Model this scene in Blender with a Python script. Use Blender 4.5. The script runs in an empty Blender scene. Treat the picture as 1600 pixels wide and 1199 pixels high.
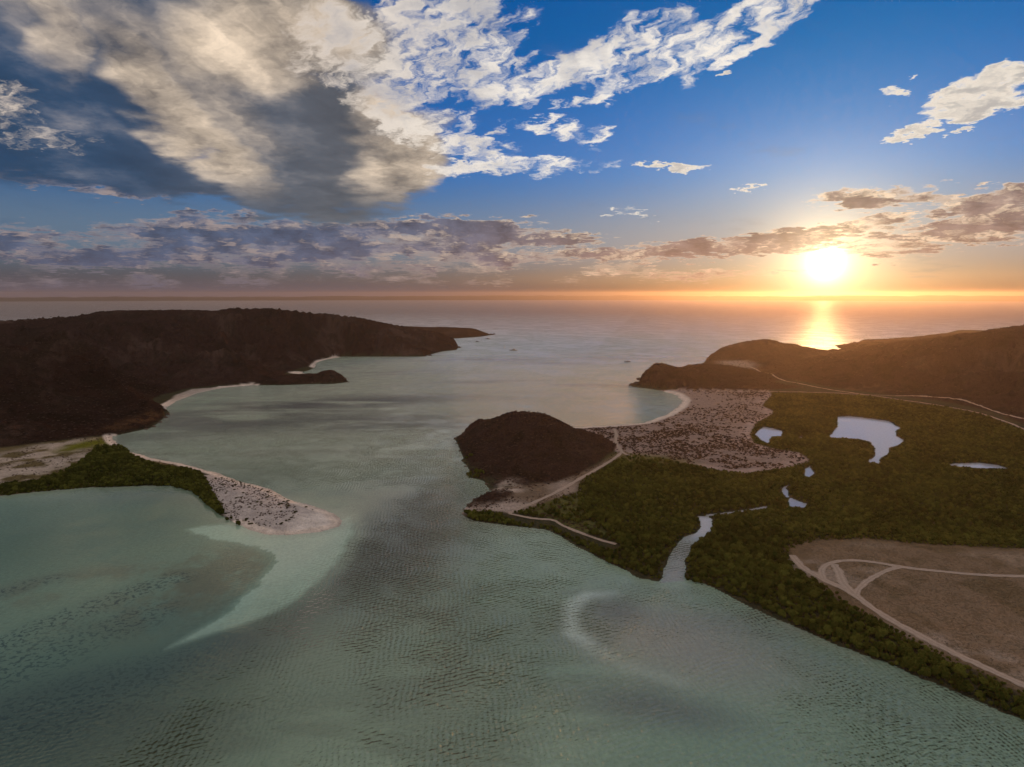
import bpy, bmesh, math, random
import numpy as np
from mathutils import Vector, Matrix, noise as mnoise

random.seed(7)
RNG = np.random.default_rng(11)
scene = bpy.context.scene
COL = scene.collection

# ------------------------------------------------------------------ camera
CAM_H = 120.0                       # drone height above the sea, metres
FPX = 1066.0                        # focal length in photograph pixels (1600 wide)
HORIZON_PY = 460.0
PITCH = math.atan((599.5 - HORIZON_PY) / FPX)
cam_data = bpy.data.cameras.new('camera')
cam_data.sensor_width = 36.0
cam_data.lens = 36.0 * FPX / 1600.0
cam_data.clip_start = 1.0
cam_data.clip_end = 200000.0
cam = bpy.data.objects.new('camera', cam_data)
cam.location = (0, 0, CAM_H)
cam.rotation_euler = (math.pi / 2 - PITCH, 0, 0)
COL.objects.link(cam)
scene.camera = cam

CP, SP = math.cos(PITCH), math.sin(PITCH)


def ray(px, py):
    """World direction of a photograph pixel (survey helper)."""
    u = (px - 800.0) / FPX
    v = (599.5 - py) / FPX
    return np.array((u, CP + v * SP, -SP + v * CP))


def gnd(px, py, z=0.0):
    d = ray(px, py)
    t = (z - CAM_H) / d[2]
    return np.array((d[0] * t, d[1] * t))


def at(px, py, dist):
    """Point seen at a pixel at forward distance dist (metres)."""
    d = ray(px, py)
    t = dist / d[1]
    return np.array((d[0] * t, dist, CAM_H + d[2] * t))


def azel(px, py):
    d = ray(px, py)
    return math.degrees(math.atan2(d[0], d[1])), math.degrees(math.atan2(d[2], math.hypot(d[0], d[1])))


# ------------------------------------------------------------------ node helper
class NB:
    """Small node-graph builder: values are sockets or constants."""

    def __init__(self, tree):
        self.t = tree
        self.n = tree.nodes
        self.l = tree.links

    def node(self, typ, **kw):
        nd = self.n.new(typ)
        for k, v in kw.items():
            setattr(nd, k, v)
        return nd

    def put(self, sock, v):
        if v is None:
            return
        if isinstance(v, bpy.types.NodeSocket):
            self.l.new(v, sock)
        else:
            if hasattr(sock.default_value, '__len__') and not hasattr(v, '__len__'):
                v = [v] * len(sock.default_value)
            if hasattr(sock.default_value, '__len__') and len(v) == 3 and len(sock.default_value) == 4:
                v = tuple(v) + (1.0,)
            sock.default_value = v

    def m(self, op, a, b=None, c=None, clamp=False):
        nd = self.node('ShaderNodeMath', operation=op, use_clamp=clamp)
        self.put(nd.inputs[0], a)
        self.put(nd.inputs[1], b)
        if c is not None:
            self.put(nd.inputs[2], c)
        return nd.outputs[0]

    def add(self, a, b): return self.m('ADD', a, b)
    def sub(self, a, b): return self.m('SUBTRACT', a, b)
    def mul(self, a, b): return self.m('MULTIPLY', a, b)
    def mx(self, a, b): return self.m('MAXIMUM', a, b)

    def vm(self, op, a, b=None, scale=None):
        nd = self.node('ShaderNodeVectorMath', operation=op)
        self.put(nd.inputs[0], a)
        if b is not None:
            self.put(nd.inputs[1], b)
        if scale is not None:
            self.put(nd.inputs['Scale'], scale)
        return nd.outputs['Value'] if op in ('LENGTH', 'DOT_PRODUCT', 'DISTANCE') else nd.outputs['Vector']

    def ss(self, x, lo, hi, a=0.0, b=1.0, lin=False):
        nd = self.node('ShaderNodeMapRange')
        nd.interpolation_type = 'LINEAR' if lin else 'SMOOTHSTEP'
        nd.clamp = True
        for i, v in enumerate((x, lo, hi, a, b)):
            self.put(nd.inputs[i], v)
        return nd.outputs[0]

    def mix(self, f, a, b, mode='MIX'):
        nd = self.node('ShaderNodeMix', data_type='RGBA', blend_type=mode)
        self.put(nd.inputs[0], f)
        self.put(nd.inputs[6], a)
        self.put(nd.inputs[7], b)
        return nd.outputs[2]

    def xyz(self, v):
        nd = self.node('ShaderNodeSeparateXYZ')
        self.put(nd.inputs[0], v)
        return nd.outputs

    def vec(self, x, y, z=0.0):
        nd = self.node('ShaderNodeCombineXYZ')
        for i, q in enumerate((x, y, z)):
            self.put(nd.inputs[i], q)
        return nd.outputs[0]

    def noise(self, v, scale, detail=4, rough=0.5, dist=0.0, lac=2.0, color=False, dim='3D'):
        nd = self.node('ShaderNodeTexNoise', noise_dimensions=dim)
        self.put(nd.inputs['Vector'], v)
        nd.inputs['Scale'].default_value = scale
        nd.inputs['Detail'].default_value = detail
        nd.inputs['Roughness'].default_value = rough
        nd.inputs['Lacunarity'].default_value = lac
        nd.inputs['Distortion'].default_value = dist
        return nd.outputs['Color' if color else 'Fac']

    def voronoi(self, v, scale, feature='F1', rand=1.0, out='Distance'):
        nd = self.node('ShaderNodeTexVoronoi', feature=feature)
        self.put(nd.inputs['Vector'], v)
        nd.inputs['Scale'].default_value = scale
        nd.inputs['Randomness'].default_value = rand
        return nd.outputs[out]

    def mapping(self, v, loc=(0, 0, 0), rot=0.0, scale=(1, 1, 1), typ='TEXTURE'):
        nd = self.node('ShaderNodeMapping', vector_type=typ)
        self.put(nd.inputs['Vector'], v)
        nd.inputs['Location'].default_value = loc
        nd.inputs['Rotation'].default_value = (0, 0, rot)
        nd.inputs['Scale'].default_value = scale
        return nd.outputs[0]


# ------------------------------------------------------------------ sky and sun
SUN_AZ, SUN_EL = azel(1290, 413)
SUN_DIR = Vector((math.sin(math.radians(SUN_AZ)) * math.cos(math.radians(SUN_EL)),
                  math.cos(math.radians(SUN_AZ)) * math.cos(math.radians(SUN_EL)),
                  math.sin(math.radians(SUN_EL))))
world = bpy.data.worlds.new('World')
scene.world = world
world.use_nodes = True


def build_sky():
    nt = world.node_tree
    B = NB(nt)
    for nd in list(nt.nodes):
        if nd.type != 'OUTPUT_WORLD':
            nt.nodes.remove(nd)
    out_node = [n for n in nt.nodes if n.type == 'OUTPUT_WORLD'][0]
    sky = B.node('ShaderNodeTexSky', sky_type='NISHITA')
    sky.sun_disc = False
    sky.sun_elevation = math.radians(SUN_EL)
    sky.sun_rotation = math.radians(SUN_AZ)
    sky.air_density = 1.0
    sky.dust_density = 0.6
    sky.ozone_density = 4.0
    D = B.node('ShaderNodeTexCoord').outputs['Generated']
    x, y, z = B.xyz(D)
    az = B.mul(B.m('ARCTAN2', x, y), 180 / math.pi)
    el = B.mul(B.m('ARCSINE', z), 180 / math.pi)
    # flat cloud-deck coordinates: perspective squeezes the clouds towards the horizon
    inv = B.m('DIVIDE', 1.0, B.add(B.mx(z, 0.0), 0.10))
    P = B.vm('SCALE', D, scale=inv)

    def noise(v, scale, detail, rough, color=False):
        return B.noise(v, scale, detail, rough, color=color, dim='2D')

    sdot = B.vm('DOT_PRODUCT', D, tuple(SUN_DIR))
    ang = B.mul(B.m('ARCCOSINE', B.m('MINIMUM', sdot, 0.999999)), 180 / math.pi)
    sunprox = B.m('EXPONENT', B.mul(ang, -1 / 22.0))           # wide warmth round the sun

    # --- clear sky: Nishita, graded
    g = B.mix(B.ss(el, 1.0, 11.0), (0.30, 0.66, 1.45), (0.68, 1.34, 2.30))
    g = B.mix(B.ss(el, 9.5, 20.5), g, (0.14, 1.28, 2.15))
    clear = B.vm('SCALE', B.vm('MULTIPLY', sky.outputs[0], g), scale=SKY_STRENGTH)
    # --- dusty evening band low over the sea, in front of the far clouds too
    band = B.mul(B.m('EXPONENT', B.mul(B.mx(el, 0.0), -1 / 2.3)), 0.95)
    warm = B.mix(B.ss(sunprox, 0.05, 0.62), (0.150, 0.120, 0.150), B.mix(B.ss(el, 0.1, 1.5), (0.10, 0.07, 0.065), (0.66, 0.33, 0.19)))
    pale = B.mix(B.ss(sunprox, 0.05, 0.6), (0.19, 0.27, 0.36), (0.44, 0.42, 0.40))
    clear = B.mix(B.mul(B.mul(B.ss(el, 0.8, 3.5), B.ss(el, 10.0, 4.0)), 0.55), clear, pale)

    # --- the sun and its aureole
    core = B.mul(B.m('EXPONENT', B.mul(B.mul(ang, ang), -1 / 1.3)), 1.0)
    mid = B.mul(B.m('EXPONENT', B.mul(ang, -1 / 2.1)), 2.7)
    wide = B.mul(B.m('EXPONENT', B.mul(ang, -1 / 7.0)), 0.11)

    # ============ the whole sky away from the view: broken cloud, thickened and brightened to light the ground
    nG = noise(P, 1.7, 5, 0.58)
    dG = B.mul(B.ss(nG, 0.36, 0.54), B.ss(el, 0.5, 5.0))
    colG = B.mix(B.ss(nG, 0.58, 0.78), (0.90, 0.80, 0.68), (0.34, 0.34, 0.35))
    rest = B.mix(dG, clear, colG)
    rest = B.mix(band, rest, warm)
    bg_rest = B.node('ShaderNodeBackground')
    B.l.new(rest, bg_rest.inputs['Color'])

    # ============ the sky towards the sunset, cloud by cloud
    wx, wy, _ = B.xyz(B.vm('SUBTRACT', noise(P, 1.3, 3, 0.6, True), (0.5, 0.5, 0.5)))
    wx2, wy2, _ = B.xyz(B.vm('SUBTRACT', noise(P, 6.7, 4, 0.62, True), (0.5, 0.5, 0.5)))

    def space(dx, dy):
        """warped direction space: (az, el, 1) and its squares"""
        a, e = B.add(az, dx), B.add(el, dy)
        return (B.vec(a, e, 1.0), B.vec(B.mul(a, a), B.mul(e, e), B.mul(a, e)))

    AEs = space(B.m('MULTIPLY_ADD', wx, 7.0, B.mul(wx2, 1.5)), B.m('MULTIPLY_ADD', wy, 3.6, B.mul(wy2, 0.8)))
    AEw = space(B.m('MULTIPLY_ADD', wx, 5.0, B.mul(wx2, 4.5)), B.m('MULTIPLY_ADD', wy, 2.0, B.mul(wy2, 2.2)))

    def blob(src, px, py, rx, ry, rot=0.0, soft=0.5, amp=1.0):
        a0, e0 = azel(px, py)
        sx = (azel(px + rx, py)[0] - azel(px - rx, py)[0]) / 2
        sy = (azel(px, py - ry)[1] - azel(px, py + ry)[1]) / 2
        t = math.radians(-rot)
        c, s = math.cos(t), math.sin(t)
        m = np.array(((c / sx, s / sx), (-s / sy, c / sy)))
        q = m.T @ m
        p0 = np.array((a0, e0))
        lin = -2 * q @ p0
        r2 = B.add(B.vm('DOT_PRODUCT', src[1], (q[0, 0], q[1, 1], 2 * q[0, 1])),
                   B.vm('DOT_PRODUCT', src[0], (lin[0], lin[1], float(p0 @ q @ p0))))
        return B.ss(r2, (1.0 + soft) ** 2, max(0.0, 1.0 - soft) ** 2, 0.0, amp)

    def union(items):
        o = items[0]
        for it in items[1:]:
            o = B.mx(o, it)
        return o

    aw, ew = B.m('MULTIPLY_ADD', wx2, 3.0, az), B.m('MULTIPLY_ADD', wy2, 1.6, el)
    # streaming fleece: long diagonal streaks broken into small cells
    st = B.m('MULTIPLY_ADD', ew, 0.42, B.mul(aw, 0.91))
    sn = B.m('MULTIPLY_ADD', ew, 0.91, B.mul(aw, -0.42))
    streak = noise(B.vec(B.mul(st, 0.16), B.mul(sn, 0.55)), 1.0, 5, 0.60)
    cells = noise(B.vec(B.mul(st, 0.60), B.mul(sn, 1.15)), 1.0, 5, 0.62)
    fleece = B.m('MULTIPLY_ADD', streak, 0.55, B.mul(cells, 0.45))

    # --- layer C: low banks and stratus bars
    covC = union([blob(AEw, *b) for b in LOW_BANKS])
    lay = noise(B.vec(B.mul(aw, 0.17), B.mul(ew, 0.95)), 1.0, 6, 0.55)             # stratus sheets
    pA, pE = B.m('MULTIPLY_ADD', wx2, 1.2, az), B.m('MULTIPLY_ADD', wy2, 0.7, el)
    puff = noise(B.vec(B.mul(pA, 0.50), B.mul(pE, 0.95)), 1.0, 6, 0.58)             # heaped tops
    puff2 = noise(B.vec(B.mul(pA, 0.50), B.m('MULTIPLY_ADD', pE, 0.95, 0.30)), 1.0, 4, 0.58)
    mixC = B.m('MULTIPLY_ADD', lay, 0.70, B.mul(puff, 0.30))
    rawC = B.m('MULTIPLY_ADD', B.sub(mixC, 0.5), 2.5, covC)
    dC = B.mul(B.ss(rawC, 0.38, 0.80), B.ss(covC, 0.02, 0.25))
    thickC = B.ss(rawC, 0.36, 0.98)
    topC = B.mul(B.ss(B.sub(puff, puff2), 0.03, 0.16), B.ss(rawC, 1.3, 0.75))       # sun-struck upper edges
    litC = B.mix(B.ss(sunprox, 0.06, 0.50), (0.40, 0.32, 0.30), (1.0, 0.78, 0.55))
    drkC = B.mix(B.ss(sunprox, 0.06, 0.62), (0.072, 0.104, 0.180), (0.25, 0.180, 0.160))
    drkC = B.vm('SCALE', drkC, scale=B.m('MULTIPLY_ADD', B.sub(puff, 0.5), -2.0, 1.0))
    colC = B.mix(B.mul(thickC, B.sub(1.0, B.mul(topC, 0.8))), litC, drkC)
    c1 = B.mix(B.mul(dC, 0.95), clear, colC)
    c1 = B.mix(band, c1, warm)

    # --- layer A: the great soft shower cloud
    covA = union([blob(AEs, *b) for b in SHOWER])
    # fall streaks slant down to the right
    fs = noise(B.vec(B.m('MULTIPLY_ADD', ew, 0.20, B.mul(aw, 0.17)), B.m('MULTIPLY_ADD', ew, 0.075, B.mul(aw, -0.055))), 1.0, 6, 0.56)
    nA = B.m('MULTIPLY_ADD', noise(P, 2.6, 6, 0.56), 0.45, B.mul(fs, 0.55))
    rawA = B.m('MULTIPLY_ADD', B.sub(nA, 0.5), 1.5, covA)
    dA = B.ss(rawA, 0.10, 0.75)
    litA = union([blob(AEs, *b) for b in SHOWER_LIT])
    litA = B.m('MULTIPLY_ADD', B.sub(nA, 0.5), 1.6, litA)
    litA = B.mul(B.ss(litA, -0.02, 1.2), B.ss(el, 6.4, 9.6))
    darkA = B.mix(B.ss(az, -33.0, -12.0), (0.034, 0.070, 0.135), (0.120, 0.125, 0.140))
    darkA = B.vm('SCALE', darkA, scale=B.m('MULTIPLY_ADD', nA, 1.6, 0.2))
    fib = B.m('MULTIPLY_ADD', B.sub(nA, 0.5), 2.6, B.m('MULTIPLY_ADD', B.sub(cells, 0.5), 0.8, 1.0))       # fibrous light and shade
    colA = B.mix(litA, darkA, B.vm('SCALE', (0.66, 0.53, 0.40), scale=fib))
    c2 = B.mix(B.mul(dA, 0.97), c1, colA)

    # --- layer B: fleecy altocumulus streaming up to the right
    covB = union([blob(AEw, *b) for b in FLEECE])
    rawB = B.m('MULTIPLY_ADD', B.sub(fleece, 0.5), 4.2, covB)
    dB = B.mul(B.ss(rawB, 0.30, 1.15), B.ss(covB, 0.02, 0.4))
    shB = B.ss(B.m('MULTIPLY_ADD', rawB, 0.10, nA), 0.55, 0.78)
    litB = B.mix(B.ss(az, -22.0, 4.0), (0.66, 0.56, 0.48), (0.95, 0.88, 0.79))
    colB = B.mix(B.mul(shB, 0.6), litB, (0.32, 0.32, 0.36))
    c3 = B.mix(B.mul(dB, 0.95), c2, colB)

    # --- layer D: small scattered clouds on the right
    covD = union([blob(AEw, *b) for b in SCATTERED])
    rawD = B.m('MULTIPLY_ADD', B.sub(B.m('MULTIPLY_ADD', lay, 0.5, B.mul(cells, 0.5)), 0.5), 2.6, covD)
    dD = B.mul(B.ss(rawD, 0.36, 0.85), B.ss(covD, 0.03, 0.3))
    colD = B.mix(B.ss(rawD, 0.55, 1.40, 0.0, 0.75), (0.95, 0.85, 0.71), (0.36, 0.34, 0.33))
    c4 = B.mix(B.mul(dD, 0.95), c3, colD)

    veil = B.sub(1.0, B.mul(dC, B.mul(thickC, 0.6)))
    glow = B.vm('ADD', B.vm('SCALE', (1.0, 0.93, 0.78), scale=B.mul(core, veil)),
                B.vm('ADD', B.vm('SCALE', (1.0, 0.74, 0.38), scale=B.mul(mid, veil)),
                     B.vm('SCALE', (1.0, 0.60, 0.26), scale=B.mul(wide, veil))))
    tot = B.vm('ADD', c4, glow)
    bg_view = B.node('ShaderNodeBackground')
    B.l.new(tot, bg_view.inputs['Color'])
    away = B.mx(B.mx(B.ss(el, 27.0, 40.0), B.ss(B.m('ABSOLUTE', az), 44.0, 62.0)), B.ss(el, -0.2, -1.2))
    ms = B.node('ShaderNodeMixShader')
    B.l.new(away, ms.inputs[0])
    B.l.new(bg_view.outputs[0], ms.inputs[1])
    B.l.new(bg_rest.outputs[0], ms.inputs[2])
    B.l.new(ms.outputs[0], out_node.inputs['Surface'])


# cloud placement: (px, py, half width, half height, tilt, softness, weight)
LOW_BANKS = (
    (440, 375, 250, 32, 1, .5), (740, 365, 150, 24, 4, .4), (880, 372, 60, 12, 0, .5), (600, 405, 330, 22, 0, .7, .72),
    (90, 395, 200, 18, 7, .5, .92), (60, 365, 100, 10, 6, .6, .8), (270, 390, 130, 16, 3, .6, .85),
    (1050, 394, 280, 12, -2, .6), (1240, 372, 150, 14, -9, .6),
    (1500, 362, 190, 24, -9, .45), (1400, 305, 130, 14, 2, .6, .8), (1560, 318, 100, 26, -6, .55, .95),
    (120, 286, 130, 13, 7, .55, .9), (330, 306, 100, 6, 3, .6, .75),
    (250, 428, 400, 16, 0, 1.0, .48), (800, 430, 420, 11, 0, 1.0, .42))
SHOWER = (
    (230, 90, 330, 130, 10, .5), (90, 190, 230, 80, 4, .6, .85), (470, 220, 190, 110, 8, .4),
    (300, 285, 260, 32, 6, .5, .9), (610, 245, 100, 75, -5, .35), (480, 60, 140, 80, 0, .5))
SHOWER_LIT = (
    (275, 185, 150, 34, 42, 1.0, 1.0), (390, 75, 130, 60, -8, 1.0, .95), (62, 40, 34, 66, -25, 1.0, .75),
    (640, 250, 62, 75, 10, 1.0, 1.0), (260, 105, 130, 42, 30, 1.0, .65), (150, 50, 150, 55, 20, 1.0, .5),
    (500, 50, 90, 50, 0, 1.0, .8))
FLEECE = (
    (560, 75, 100, 60, 0, .6, .9), (700, 55, 110, 72, 0, .6, .85), (780, 118, 150, 40, 0, .6, .85),
    (930, 95, 150, 42, -12, .6, .85), (1090, 60, 150, 30, -20, .6, .85), (1230, 22, 150, 20, -24, .6, .9),
    (640, 180, 80, 30, 14, .7, .75), (700, 217, 80, 20, 8, .6, .8), (835, 197, 55, 10, -4, .6, .85),
    (905, 208, 34, 17, 0, .6, .85), (790, 262, 130, 13, -2, .5, .9), (890, 158, 60, 9, -5, .5, .9),
    (20, 175, 60, 36, 20, .7, .5), (80, 218, 70, 12, 0, .6, .6))
SCATTERED = (
    (1545, 150, 85, 32, -6, .45), (1440, 207, 40, 9, -14, .5), (1520, 200, 24, 4, -10, .6),
    (1400, 147, 22, 9, 0, .6, .9), (1050, 260, 62, 6, 2, .5), (1124, 118, 17, 3, -16, .5),
    (985, 333, 26, 4, 4, .6, .85), (1165, 296, 10, 3, 0, .6, .9))
SKY_STRENGTH = 0.10
build_sky()
world.cycles.sampling_method = 'MANUAL'
world.cycles.sample_map_resolution = 1024

sun_data = bpy.data.lights.new('sun', 'SUN')
sun_data.energy = 2.4
sun_data.angle = math.radians(0.5)
sun_data.color = (1.0, 0.50, 0.18)
sun = bpy.data.objects.new('sun', sun_data)
sun.rotation_euler = SUN_DIR.to_track_quat('Z', 'Y').to_euler()
sun.location = SUN_DIR * 3000
COL.objects.link(sun)

scene.view_settings.view_transform = 'Standard'
scene.view_settings.look = 'None'
scene.view_settings.exposure = 0.0
scene.view_settings.gamma = 1.0
scene.view_settings.use_curve_mapping = False
scene.cycles.use_denoising = True
scene.cycles.use_adaptive_sampling = True
scene.cycles.adaptive_threshold = 0.016
scene.cycles.adaptive_min_samples = 20
scene.cycles.max_bounces = 3
scene.cycles.diffuse_bounces = 1
scene.cycles.glossy_bounces = 1
scene.cycles.transparent_max_bounces = 6
scene.cycles.volume_bounces = 0
scene.cycles.sample_clamp_indirect = 4.0
scene.cycles.sample_clamp_direct = 6.0

# ------------------------------------------------------------------ scene helpers
def link(o, parent=None):
    COL.objects.link(o)
    if parent is not None:
        o.parent = parent
    return o


def tag(o, label=None, category=None, group=None, kind=None):
    for k, v in (('label', label), ('category', category), ('group', group), ('kind', kind)):
        if v is not None:
            o[k] = v
    return o


def mesh_from(name, verts, faces, mat=None, smooth=True):
    me = bpy.data.meshes.new(name)
    me.from_pydata([tuple(v) for v in verts], [], [tuple(f) for f in faces])
    if mat:
        me.materials.append(mat)
    if smooth:
        me.polygons.foreach_set('use_smooth', np.ones(len(me.polygons), bool))
    me.update()
    return me


def new_mat(name):
    m = bpy.data.materials.new(name)
    m.use_nodes = True
    m.node_tree.nodes.clear()
    return m, NB(m.node_tree)


def finish(B, shader, volume=None):
    o = B.node('ShaderNodeOutputMaterial')
    if shader is not None:
        B.l.new(shader, o.inputs['Surface'])
    if volume is not None:
        B.l.new(volume, o.inputs['Volume'])


def diffuse(B, color, rough=0.9, normal=None, spec=0.15):
    p = B.node('ShaderNodeBsdfPrincipled')
    B.put(p.inputs['Base Color'], color)
    B.put(p.inputs['Roughness'], rough)
    B.put(p.inputs['Specular IOR Level'], spec)
    if normal is not None:
        B.l.new(normal, p.inputs['Normal'])
    return p.outputs[0]


def bump(B, height, strength=0.5, dist=1.0, normal=None):
    nd = B.node('ShaderNodeBump')
    B.put(nd.inputs['Strength'], strength)
    nd.inputs['Distance'].default_value = dist
    B.l.new(height, nd.inputs['Height'])
    if normal is not None:
        B.l.new(normal, nd.inputs['Normal'])
    return nd.outputs[0]


# ------------------------------------------------------------------ numpy noise and distance fields
_PERM = RNG.permutation(4096).astype(np.int64)
_VAL = RNG.random(4096)


def vnoise(x, y, seed=0):
    xi = np.floor(x).astype(np.int64)
    yi = np.floor(y).astype(np.int64)
    fx, fy = x - xi, y - yi
    fx = fx * fx * fx * (fx * (fx * 6 - 15) + 10)
    fy = fy * fy * fy * (fy * (fy * 6 - 15) + 10)

    def h(a, b):
        return _VAL[_PERM[(_PERM[(a + seed * 131) & 4095] + b) & 4095]]
    return ((h(xi, yi) * (1 - fx) + h(xi + 1, yi) * fx) * (1 - fy)
            + (h(xi, yi + 1) * (1 - fx) + h(xi + 1, yi + 1) * fx) * fy)


def fbm(x, y, scale, octaves=4, gain=0.5, seed=0, ridged=False):
    out = np.zeros_like(x)
    amp, tot, f = 1.0, 0.0, 1.0 / scale
    for o in range(octaves):
        n = vnoise(x * f + o * 17.3, y * f - o * 9.1, seed + o)
        if ridged:
            n = 1 - np.abs(2 * n - 1)
        out += amp * n
        tot += amp
        amp *= gain
        f *= 2.03
    return out / tot


def sstep(x, a, b):
    t = np.clip((x - a) / (b - a), 0, 1)
    return t * t * (3 - 2 * t)


def seg_dist(x, y, pts, closed):
    """Distance from points to a polyline, and the position along it."""
    pts = np.asarray(pts, float)
    q = np.roll(pts, -1, 0) if closed else pts[1:]
    p = pts if closed else pts[:-1]
    best = np.full(x.shape, 1e18)
    for (ax, ay), (bx, by) in zip(p, q):
        dx, dy = bx - ax, by - ay
        L2 = dx * dx + dy * dy + 1e-12
        t = np.clip(((x - ax) * dx + (y - ay) * dy) / L2, 0, 1)
        d = (x - ax - t * dx) ** 2 + (y - ay - t * dy) ** 2
        np.minimum(best, d, out=best)
    return np.sqrt(best)


def inside(x, y, pts):
    pts = np.asarray(pts, float)
    c = np.zeros(x.shape, bool)
    ax, ay = pts[-1]
    for bx, by in pts:
        if ay != by:
            cond = ((ay > y) != (by > y)) & (x < (bx - ax) * (y - ay) / (by - ay) + ax)
            c ^= cond
        ax, ay = bx, by
    return c


def sdf(x, y, pts, reach=1e9):
    """Signed distance, positive inside; points farther than reach from the box stay at -reach."""
    pts = np.asarray(pts, float)
    out = np.full(x.shape, -min(reach, 1e9))
    lo, hi = pts.min(0) - reach, pts.max(0) + reach
    m = (x > lo[0]) & (x < hi[0]) & (y > lo[1]) & (y < hi[1])
    if m.any():
        xs, ys = x[m], y[m]
        d = seg_dist(xs, ys, pts, True)
        out[m] = np.where(inside(xs, ys, pts), d, -d)
    return out


def line_d(x, y, pts, reach):
    pts = np.asarray(pts, float)
    out = np.full(x.shape, reach * 1.0)
    lo, hi = pts.min(0) - reach, pts.max(0) + reach
    m = (x > lo[0]) & (x < hi[0]) & (y > lo[1]) & (y < hi[1])
    if m.any():
        out[m] = seg_dist(x[m], y[m], pts, False)
    return out


def G(*pp):
    return [gnd(a, b) for a, b in pp]


def smooth_line(pts, n=8):
    """Catmull-Rom through the points."""
    pts = [np.asarray(p, float) for p in pts]
    pts = [2 * pts[0] - pts[1]] + pts + [2 * pts[-1] - pts[-2]]
    out = []
    for i in range(1, len(pts) - 2):
        p0, p1, p2, p3 = pts[i - 1:i + 3]
        for k in range(n):
            t = k / n
            out.append(0.5 * ((2 * p1) + (-p0 + p2) * t + (2 * p0 - 5 * p1 + 4 * p2 - p3) * t * t
                              + (-p0 + 3 * p1 - 3 * p2 + p3) * t ** 3))
    out.append(pts[-2])
    return out


# ------------------------------------------------------------------ the map of the bay
COAST_W = G((-420, 800), (0, 775), (60, 768), (130, 762), (200, 759), (265, 759), (300, 767), (320, 783), (345, 806),
            (370, 819), (395, 830), (420, 836), (460, 836), (500, 831), (530, 823), (535, 815), (520, 802), (490, 792),
            (450, 780), (420, 764), (380, 754), (330, 737), (280, 724), (240, 717), (200, 705), (180, 692), (173, 682),
            (182, 680), (235, 669), (253, 656), (264, 645), (258, 638), (275, 627), (310, 614), (350, 606), (395, 602),
            (440, 602), (486, 600), (520, 600), (543, 597), (536, 590), (512, 585), (487, 586), (470, 583), (484, 578),
            (491, 575), (494, 567), (510, 562), (535, 557.5), (600, 557.5), (660, 557.5), (673, 554), (690, 549.5),
            (713, 547), (716, 542), (706, 536.5), (690, 532), (700, 530), (716, 529), (750, 526.5), (768, 523.5)) + [np.array(p, float) for p in
                                                 ((-130, 2400), (-500, 2650), (-1200, 2700), (-3600, 2600), (-3600, 300))]
COAST_E = G((722, 803), (740, 814), (800, 822), (830, 824), (860, 829), (910, 858), (960, 884), (1000, 903), (1030, 909),
            (1068, 902), (1110, 915), (1160, 943), (1230, 974), (1300, 1004), (1380, 1034), (1480, 1075), (1560, 1110),
            (1600, 1126), (1900, 1270)) + [np.array(p, float) for p in
                                           ((420, 120), (900, -200), (3600, -200), (3600, 2300), (1500, 2300))] + \
    G((1440, 531), (1400, 530), (1345, 533), (1332, 541), (1345, 546), (1400, 548), (1330, 550), (1290, 550.5),
      (1240, 549), (1200, 549), (1130, 552), (1105, 560), (1100, 568), (1098, 578), (1060, 586), (1020, 588), (1002, 595),
      (985, 602), (990, 605), (1010, 607), (1030, 610), (1055, 617), (1067, 626), (1060, 636), (1040, 649), (1005, 661),
      (960, 665), (905, 668), (860, 667), (800, 666), (760, 668), (730, 674), (712, 684), (718, 698), (726, 711),
      (722, 719), (735, 736), (735, 746), (757, 752), (769, 768), (766, 771), (745, 779), (728, 792))
CREEK = G((1028, 912), (1045, 873), (1063, 842), (1088, 831), (1094, 823), (1089, 807), (1111, 807), (1112, 826),
          (1106, 836), (1084, 848), (1073, 868), (1069, 888), (1072, 908))
STREAM = G((1110, 806), (1135, 802), (1160, 799), (1178, 796), (1197, 793))
PONDS = [
    G((1296, 681), (1309, 664), (1309, 652), (1325, 650), (1345, 652), (1390, 658), (1400, 665), (1408, 668), (1399, 674),
      (1402, 682), (1413, 687), (1408, 694), (1390, 700), (1388, 710), (1376, 715), (1374, 726), (1366, 723), (1356, 722),
      (1366, 712), (1367, 700), (1360, 691), (1345, 687), (1320, 685), (1298, 685)),
    G((1179, 679), (1192, 667), (1207, 669), (1223, 674), (1221, 682), (1206, 682), (1199, 693), (1189, 688)),
    G((1260, 733), (1266, 728), (1272, 740), (1266, 746), (1257, 746)),
    G((1221, 766), (1231, 757), (1232, 778), (1226, 776)),
    G((1232, 777), (1241, 780), (1262, 788), (1258, 794), (1235, 793)),
    G((1480, 726), (1492, 724), (1530, 723), (1560, 727), (1578, 733), (1540, 733), (1495, 730)),
    G((1249, 683), (1253, 682), (1256, 686), (1251, 687)),
    G((1358, 718), (1362, 717), (1364, 724), (1358, 724)),
]
DUNE = G((905, 668), (960, 665), (1005, 661), (1040, 649), (1060, 636), (1067, 626), (1055, 617), (1030, 610), (1080, 612),
         (1200, 612), (1206, 620), (1190, 636), (1210, 646), (1196, 657), (1180, 664), (1172, 680), (1178, 696), (1210, 705),
         (1248, 711), (1264, 722), (1245, 728), (1225, 735), (1185, 740), (1165, 744), (1120, 738), (1080, 730), (1030, 719),
         (985, 712), (965, 712), (955, 700), (920, 682))
FLAT = G((1232, 866), (1250, 856), (1280, 849), (1360, 847), (1440, 856), (1600, 863), (1950, 880)) + \
    [np.array(p, float) for p in ((700, 60), (420, 130))] + \
    G((1700, 1120), (1600, 1082), (1500, 1040), (1400, 990), (1330, 952), (1270, 905))
YARD = G((796, 806), (770, 803), (726, 800), (745, 780), (770, 767), (800, 764), (870, 757), (930, 732), (972, 706),
         (985, 712), (950, 728), (908, 756), (900, 772), (850, 790), (815, 803))
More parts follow.
